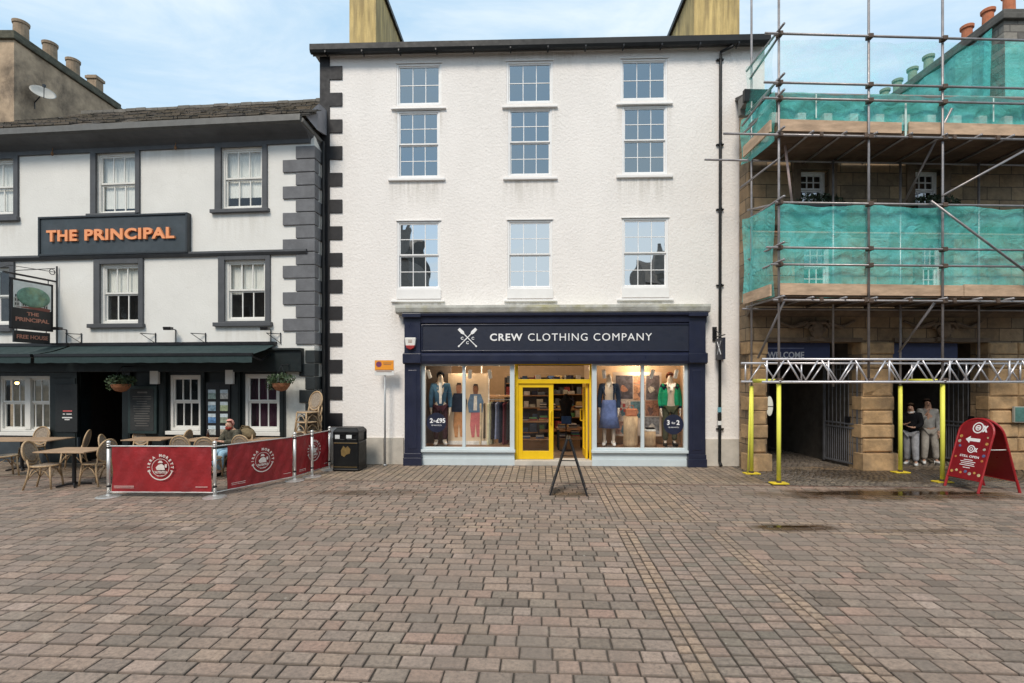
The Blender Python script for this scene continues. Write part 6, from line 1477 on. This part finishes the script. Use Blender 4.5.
# red A-board, front towards the left
RED_ = M('red board frame', (.33, .014, .018), .4, var=.12); RDP = M('red printed panel', (.24, .010, .016), .35, var=.1)
o = thing('pavement_board', 'red round-topped A-board with white logo, arrow and food prints under the scaffold', 'pavement board', (9.27, 9.88, 0), R(4))
Hb = 1.40; hw = .34; sp = .43
for sx in (-1, 1):
    slope = lambda z: sx * (sp - (sp - .03) * z / Hb)
    fn = lambda p, q, t: (slope(q) + sx * t, p, q)
    arch = [(-hw, .22), (hw, .22), (hw * 1.0, 1.12)] + [(hw * math.cos(a), 1.12 + .27 * math.sin(a)) for a in [PI * i / 14 for i in range(1, 14)]] + [(-hw, 1.12)]
    m = MB(); m.prism(arch, fn, -.008, .008); pn = m.build('panel', RDP, o)
    m = MB(); m.tube([fn(p, q, 0) for p, q in arch], .022, 8, closed=True)
    for p in (-hw, hw): m.tube([fn(p, .24, 0), fn(p, 0.0, 0)], .024, 8)
    m.build('frame', RED_, o)
    if sx < 0:
        ex_, ez_ = Vector((0, -1, 0)), (Vector(fn(0, 1, 0)) - Vector(fn(0, 0, 0))).normalized(); at3 = lambda p, q, t=.0095: fn(p, q, t)
        WL = LETW
        m = MB(); c0_ = (-.03, 1.22)
        ring = lambda r0, r1, t: m.add([at3(c0_[0] + rr2 * math.cos(a), c0_[1] + rr2 * 1.0 * math.sin(a), t) for rr2 in (r0, r1) for a in [2 * PI * i / 28 for i in range(28)]], [(i, (i + 1) % 28, 28 + (i + 1) % 28, 28 + i) for i in range(28)])
        ring(.085, .108, .0095); ring(.035, .055, .0095)
        text(m, 'x', at3(-.17, 1.21), ex_ * 1, ez_, .10, .13, .002, .06); text(m, 'ex', at3(-.035, 1.22), ex_, ez_, .07, .04, .002, .03)
        m.build('logo', WL, pn)
        m = MB(); m.add([at3(.16, .98), at3(.07, 1.05), at3(.07, 1.01), at3(-.13, 1.01), at3(-.13, .95), at3(.07, .95), at3(.07, .91)], [(0, 1, 2, 3, 4, 5, 6)]); m.build('arrow', WL, pn)
        m = MB(); c0_ = (.0, .80); ring(.055, .075, .0095); ring(.02, .035, .0095); text(m, 'x', at3(-.10, .79), ex_, ez_, .06, .08, .002, .04)
        text(m, 'STILL OPEN', at3(0, .655), ex_, ez_, .38, .045, .002, .02)
        for q, w_ in ((.58, .09), (.545, .15), (.51, .13), (.475, .15), (.43, .07)): m.add([at3(w_, q), at3(-w_, q), at3(-w_, q + .013), at3(w_, q + .013)], [(0, 1, 2, 3)])
        m.build('lettering', WL, pn)
        cols_ = [(.5, .28, .08), (.45, .4, .32), (.10, .12, .25), (.5, .2, .06), (.6, .5, .28)]
        rr_ = random.Random(6)
        for i, (p, q) in enumerate([(.26, 1.03), (.27, .93), (.24, .84), (.27, .62), (-.26, 1.05), (-.27, .93), (-.25, .82), (-.27, .70), (-.26, .60)] + [(-.27 + .09 * j, .33 + .03 * (j % 2)) for j in range(7)]):
            m = MB(); s_ = rr_.uniform(.018, .034); m.add([at3(p + s_ * math.cos(a) * 1.1, q + s_ * math.sin(a)) for a in [2 * PI * k / 9 for k in range(9)]], [tuple(range(9))]); m.build('food_print', M('food print %d' % (i % 5), cols_[i % 5], .5, var=.6, scale=25), pn)
m = MB(); 
for p in (-.3, .3): m.tube([(-.2, p, .82), (.2, p, .82)], .008, 6)
m.build('stay', WHT, o)
# litter bin
X_, Y_ = G(347.5, 471.5); Y_ = 12.05; X_ = (347.5 - 512) / F * 11.85
o = thing('litter_bin', 'square black litter bin with a gold emblem and open sides beside the pub corner', 'litter bin', (X_, Y_, 0), R(-4))
BN = M('black bin plastic', (.005, .006, .007), .4, spec=.3, var=.3); GLDM = M('gold paint', (.17, .11, .035), .5, var=.3, scale=20)
w = .31
m = MB(); m.box(-w, w, -w + .03, w - .03, .0, .70); m.box(-w - .012, w + .012, -w + .02, w - .02, 0, .07); m.build('body', BN, o, bevel=.03)
m = MB()
for sx in (-1, 1):
    for sy in (-1, 1): m.box(sx * w - .0, sx * (w - .06), sy * (w - .03), sy * (w - .09), .70, .92)
m.box(-.035, .035, -w + .03, -w + .06, .70, .92); m.box(-w, w, -w + .03, w - .03, .90, .93); m.box(-w, w, -w + .03, -w + .05, .68, .76); m.box(-w, w, -w + .03, -w + .05, .86, .93); m.box(-w + .03, w - .03, -w + .06, w - .06, .70, .90); m.build('hood', BN, o, bevel=.01)
m = MB(); m.hexa([(-w - .01, -w + .02, .93), (w + .01, -w + .02, .93), (w + .01, w - .02, .93), (-w - .01, w - .02, .93)], [(-w + .06, -w + .1, 1.02), (w - .06, -w + .1, 1.02), (w - .06, w - .1, 1.02), (-w + .06, w - .1, 1.02)]); m.build('lid', BN, o, bevel=.02)
m = MB(); m.box(-.25, -.14, -w + .02, -w + .028, .77, .86); m.box(-.03 + .05, .15, -w + .02, -w + .028, .78, .86); m.build('notice', M('pale bin patch', (.6, .62, .62), .5), o)  # flat pale rectangles on the hood front
m = MB(); m.prism([(-.10, .38), (-.03, .34), (.02, .40), (.10, .42), (.12, .52), (.05, .60), (.0, .55), (-.05, .6), (-.11, .5)], lambda p, q, t: (p, t, q), -w + .022, -w + .032); m.build('emblem', GLDM, o)
m = MB(); m.box(-w + .03, w - .03, -w + .022, -w + .032, .66, .675); m.box(-w + .03, w - .03, -w + .022, -w + .032, .10, .11); m.build('gold_line', GLDM, o)
# cafe barrier: steel posts and red banners
STEEL = M('brushed steel', (.66, .65, .63), .38, metal=.75, var=.04, scale=3)
def post(X, Y, lab, first=[None]):
    if first[0] is None:
        o = thing('barrier_post', lab, 'barrier post', (X, Y, 0), 0, 'steel posts of the cafe barrier')
        m = MB(); m.tube([(0, 0, .03), (0, 0, .96)], .030, 14); m.build('pole', STEEL, o, smooth=True)
        m = MB(); m.ball((0, 0, 1.005), .038, n=14, k=9); m.lathe([(.034, .95), (.034, .975)], n=14); m.build('finial', STEEL, o, smooth=True)
        m = MB(); m.lathe([(.20, 0), (.20, .008), (.17, .02), (.05, .035), (.03, .05)], n=28); m.build('base', STEEL, o, smooth=False)
        m = MB(); 
        for z in (.18, .90): m = MB(); m.lathe([(.036, z), (.036, z + .03)], n=14); m.build('collar', BLM, o)
        pass; first[0] = o; return o
    return dup(first[0], (X, Y, 0), 0, lab)
PO = [(-7.47, 9.26), (-5.48, 9.22), (-4.66, 10.72), (-4.46, 11.15), (-4.38, 12.0)]
for (X, Y), lab in zip(PO, ('leftmost steel post of the red cafe barrier', 'steel post at the front corner where the two big red banners meet', 'steel post between the middle banner and the short rear banner', 'slim steel post standing in front of the short rear banner', 'rear steel post of the cafe barrier beside the litter bin')): post(X, Y, lab)
BANR = M('red banner canvas', (.27, .014, .018), .5, var=.25, scale=3.5, dirt=.35, dirtcol=(.15, .012, .016), bump=1.0, bscale=9); BWH = M('banner white print', (.66, .60, .56), .6, var=.08, scale=20)
def banner(A, B, lab, tsz, ga=.06, gb=.06):
    A = Vector((*A, 0)); B = Vector((*B, 0)); d = (B - A).normalized(); A = A + d * ga; B = B - d * gb; Ln = (B - A).length
    o = thing('barrier_banner', lab, 'banner', tuple(A), math.atan2(d.y, d.x), 'red banners of the cafe barrier')
    wv = lambda u, v: .018 * math.sin(u * 9 + v * 3) * math.sin(PI * v) + .007 * math.sin(u * 23 + v * 6) + .006 * math.sin(u * 41 - v * 11)
    m = MB(); nx, nz = 34, 9; z0, z1 = .10, .93; vs = [(Ln * i / nx, wv(i / nx, j / nz) , z0 + (z1 - z0) * j / nz) for j in range(nz + 1) for i in range(nx + 1)]
    vs2 = [(x, y + .006, z) for x, y, z in vs]; fs = [(j * (nx + 1) + i, j * (nx + 1) + i + 1, (j + 1) * (nx + 1) + i + 1, (j + 1) * (nx + 1) + i) for j in range(nz) for i in range(nx)]
    m.add(vs, fs); m.add(vs2, [f[::-1] for f in fs]); cl = m.build('canvas', BANR, o, smooth=True)
    m = MB(); m.tube([(-ga, 0, z1 + .01), (Ln + gb, 0, z1 + .01)], .012, 8); m.tube([(-ga, 0, z0 - .01), (Ln + gb, 0, z0 - .01)], .010, 8); m.build('rail', STEEL, o)
    m = MB(); c = Ln / 2; yq = -.030; R_ = .20; cz = .55; n = 40
    def rg(r0, r1, a0, a1): 
        k = 30; o_ = [(c + q * math.cos(a0 + (a1 - a0) * i / k), yq, cz + q * math.sin(a0 + (a1 - a0) * i / k)) for q in (r0, r1) for i in range(k + 1)]
        m.add(o_, [(i, i + 1, k + 2 + i, k + 1 + i) for i in range(k)])
    rg(.215, .235, PI * 1.08, PI * 1.92); rg(.155, .163, 0, 2 * PI)
    def arc(s, r, a0, a1, hgt, bold):
        for i, ch in enumerate(s):
            if ch == ' ': continue
            a = a0 + (a1 - a0) * i / (len(s) - 1); text(m, ch, (c + r * math.cos(a), yq, cz + r * math.sin(a)), (math.sin(a), 0, -math.cos(a)), (math.cos(a), 0, math.sin(a)), None, hgt, .003, bold)
    arc('BIRRA MORETTI', .222, R(196), R(-16), .052, .05)
    text(m, "L'AUTENTICA", (c, yq, cz - .085), (1, 0, 0), (0, 0, 1), .25, .05, .003, .03); text(m, 'dal 1859', (c, yq, cz - .15), (1, 0, 0), (0, 0, 1), .12, .022, .003, .01)
    # seated drinker reduced to a few plain shapes
    m.prism([(c - .07, cz - .045), (c + .08, cz - .045), (c + .07, cz + .03), (c + .02, cz + .07), (c - .04, cz + .05), (c - .09, cz + .0)], lambda p, q, t: (p, t, q), yq, yq + .003)
    m.prism([(c - .05, cz + .085), (c + .045, cz + .085), (c + .02, cz + .125), (c - .025, cz + .125)], lambda p, q, t: (p, t, q), yq, yq + .003)
    m.prism([(c + .085, cz - .0), (c + .115, cz - .0), (c + .12, cz + .06), (c + .08, cz + .06)], lambda p, q, t: (p, t, q), yq, yq + .003)
    m.build('emblem', BWH, cl)
    m = MB(); m.box(.06, .06 + Ln * .2, yq + .004, yq + .007, .20, .208); m.box(.06, .06 + Ln * .2, yq + .004, yq + .007, .17, .176); m.box(Ln - .06 - Ln * .12, Ln - .06, yq + .004, yq + .007, .19, .198); m.build('print_line', BWH, cl)
banner(PO[0], PO[1], 'long red banner facing the square at the front of the cafe barrier', .2)
banner(PO[1], PO[2], 'red banner slanting back from the front corner of the cafe barrier', .2, .24, .06)
banner(PO[2], PO[4], 'short red banner of the cafe barrier ending beside the litter bin', .2)
# rattan chairs
RAT = M('rattan cane', (.42, .29, .165), .6, var=.3, scale=20); WEV = M('woven rattan', (.30, .245, .19), .75, var=.45, scale=45, bump=1.0, bscale=120)
def chair_proto():
    o = thing('rattan_chair', 'x', 'chair', (0, 0, 0), 0, 'rattan chairs outside the pub')    # faces +x
    m = MB(); m.lathe([(.20, .44), (.215, .45), (.215, .465), (.19, .475), (.02, .472)], n=22, sy=1.0); m.build('seat', WEV, o, smooth=True)
    m = MB(); m.tube([(.218 * math.cos(2 * PI * i / 24), .218 * math.sin(2 * PI * i / 24), .455) for i in range(24)], .018, 8, closed=True); m.build('seat_rim', RAT, o, smooth=True)
    bk = lambda a, r=1.0: (-.215 - .10 * (.5 + .5 * math.sin(a)) , .205 * r * math.cos(a), .715 + .225 * r * math.sin(a))
    m = MB(); n = 26; ring = [bk(2 * PI * i / n, .93) for i in range(n)]; o_ = [(x - .008, y, z) for x, y, z in ring]
    m.add(ring, [tuple(range(n))]); m.add(o_, [tuple(range(n))[::-1]]); b = m.build('backrest', WEV, o)
    m = MB(); m.tube([bk(2 * PI * i / n) for i in range(n)], .018, 8, closed=True); m.tube([bk(2 * PI * i / n, .74) for i in range(n)], .008, 6, closed=True)
    m.build('back_frame', RAT, b, smooth=True)
    for sx, sy in ((1, 1), (1, -1), (-1, 1), (-1, -1)):
        m = MB()
        if sx > 0: m.tube([(.16, sy * .15, .45), (.20, sy * .18, 0)], .017, 8)
        else: m.tube([(-.225, sy * .16, .60), (-.18, sy * .16, .44), (-.20, sy * .175, .25), (-.27, sy * .19, 0)], .017, 8)
        m.build('leg', RAT, o, smooth=True)
    m = MB()
    for sy in (-1, 1): m.tube([(.185, sy * .165, .18), (.1, sy * .17, .34), (0, sy * .17, .40), (-.1, sy * .17, .34), (-.20, sy * .175, .2)], .010, 6)
    for x in (.185, -.20): m.tube([(x, -.17, .2), (x, -.08, .34), (x, 0, .39), (x, .08, .34), (x, .17, .2)], .010, 6)
    m.build('brace', RAT, o, smooth=True)
    return o
ch0 = chair_proto(); used_c = [False]
def chair(X, Y, deg, lab, z=0, tilt=0):
    if not used_c[0]: used_c[0] = True; ch0.location = (X, Y, z); ch0.rotation_euler = (0, tilt, R(deg)); ch0['label'] = lab; return ch0
    return dup(ch0, (X, Y, z), 0, lab, None, (0, tilt, R(deg)))
TT = M('weathered table wood', (.40, .27, .17), .6, var=.2, scale=5)
def tbl(X, Y, deg, w, d_, lab, first=[None]):
    o = thing('cafe_table', lab, 'table', (X, Y, 0), R(deg), 'wooden tables outside the pub')
    m = MB(); m.box(-w / 2, w / 2, -d_ / 2, d_ / 2, .715, .74); m.build('table_top', TT, o, bevel=.006)
    m = MB(); m.tube([(0, 0, .03), (0, 0, .715)], .035, 10); m.build('pedestal', BLM, o)
    m = MB()
    for k in range(4): a = PI / 4 + k * PI / 2; m.tube([(0, 0, .06), (.28 * math.cos(a), .28 * math.sin(a), .015)], .02, 6)
    m.build('base', BLM, o)
def gp(px, Y): return (px - 512) / F * Y
tbl(gp(72, 10.15), 10.2, -2, 1.05, .7, 'wooden table nearest the square between two rattan chairs'); tbl(gp(22, 12.0), 12.0, 0, 1.9, .75, 'long wooden table before the wide left pub window')
tbl(gp(149, 12.05), 12.1, 0, .95, .65, 'wooden table behind the long red banner'); tbl(gp(205, 12.0), 12.0, 0, .8, .65, 'wooden table left of the seated person'); tbl(gp(260, 12.0), 12.0, -3, 1.1, .6, 'wooden table with a khaki bag right of the seated person')
chair(gp(48, 10.05), 10.0, 12, 'rattan chair facing right at the table nearest the square'); chair(gp(96, 10.3), 10.3, 172, 'rattan chair facing left just behind the leftmost barrier post')
chair(gp(71, 11.9), 11.95, 205, 'rattan chair at the right end of the long table'); chair(gp(29, 12.55), 12.62, -90, 'rattan chair tucked behind the long table under the wide window')
chair(gp(4, 11.2), 11.2, 60, 'rattan chair at the left edge on the near side of the long table')
chair(gp(118, 11.2), 11.2, 20, 'rattan chair second from the left behind the long banner, close to the table'); chair(gp(130, 12.35), 12.55, -80, 'rattan chair against the wall below the framed menu board')
chair(gp(177, 12.15), 12.1, 185, 'rattan chair right of the table behind the long banner'); chair(gp(190, 11.3), 11.2, 95, 'rattan chair with its back to the square just right of the long banner centre'); chair(gp(193, 12.5), 12.6, -90, 'rattan chair against the wall under the narrow sash window')
chair(gp(210, 10.9), 10.9, 100, 'rattan chair with its back to the square behind the front corner post')
chair(-6.48, 11.74, -114, 'rattan chair under the seated person'); chair(gp(246, 11.2), 11.3, 85, 'rattan chair with its back to the square in front of the khaki bag')
chair(gp(289, 11.7), 11.75, 150, 'rattan chair at the right end of the table with the khaki bag')
for i, lab in enumerate(('lowest', 'second from the bottom', 'third from the bottom', 'fourth from the bottom', 'topmost')): chair(-4.93 + i * .008, 11.95, 245, lab + ' chair in the stack of rattan chairs at the pub corner', i * .2325, 0)
o = thing('khaki_bag', 'crumpled khaki bag lying on the table beside the seated person', 'bag', (gp(246, 12.0), 12.0, .742), R(10))
m = MB(); m.lathe([(.05, 0), (.20, .02), (.23, .1), (.18, .2), (.10, .27), (.03, .29)], n=16, sx=1.0, sy=.7); o_ = m.build('body', fab('khaki canvas', (.22, .17, .10)), o, smooth=True)
m = MB(); m.tube([(-.15, -.05, .15), (-.05, -.1, .32), (.08, -.06, .3), (.15, -.02, .12)], .018, 6); m.build('strap', fab('khaki strap', (.15, .11, .06)), o)
for i, (px, lab) in enumerate(((186, 'small glass bottle on the table left of the seated person'),)):
    o = thing('bottle', lab, 'bottle', (gp(208, 11.9), 11.9, .741)); m = MB(); m.lathe([(.032, 0), (.034, .12), (.014, .17), (.013, .22)], n=12); m.build('glass_body', M('brown bottle', (.05, .02, .01), .15), o, smooth=True); m = MB(); m.lathe([(.015, .22), (.015, .235)], n=10); m.build('cap', SPOT, o)
# ================================================================== far side of the square, mirrored in the window panes
OPW = M('opposite wall', (.22, .20, .18), .9, var=.2); 
for i, (x0, x1, hh, chx, lab) in enumerate(((-46, -10.2, 12.0, -11.1, 'dark stone house across the square to the left'), (-8.65, 8.7, 6.8, 2.0, 'low rendered house across the square'), (8.8, 46, 9.9, 10.6, 'dark stone house across the square to the right'))):
    o = thing('opposite_building', lab, 'building', ((x0 + x1) / 2, -15, 0), 0, 'houses across the square')
    w = (x1 - x0) / 2; m = MB(); m.box(-w, w, -8, 0, 0, hh); m.build('wall', OPW, o)
    m = MB(); m.hexa([(-w, -8.2, hh), (w, -8.2, hh), (w, .3, hh), (-w, .3, hh)], [(-w, -4.1, hh + 2.2), (w, -4.1, hh + 2.2), (w, -3.9, hh + 2.2), (-w, -3.9, hh + 2.2)]); rf = m.build('roof', SLATE, o)
    m = MB(); cx = chx - (x0 + x1) / 2; m.box(cx - .7, cx + .7, -1.6, -.6, hh - .1, hh + 2.6); m.lathe([(.18, hh + 2.6), (.16, hh + 3.3)], (cx - .3, -1.1, 0), 10); m.lathe([(.18, hh + 2.6), (.16, hh + 3.3)], (cx + .3, -1.1, 0), 10); m.build('chimney', OPW, rf)
    for a in range(int(w * 2 / 2.6)):
        for b_ in range(int(hh / 3)):
            m = MB(); X = -w + 1.6 + a * 2.6; Z = 1 + b_ * 3; m.box(X - .5, X + .5, 0, .05, Z, Z + 1.6); q = m.build('window', UPV, o); m = MB(); m.box(X - .42, X + .42, .05, .055, Z + .08, Z + 1.52); m.build('pane', BLM, q)
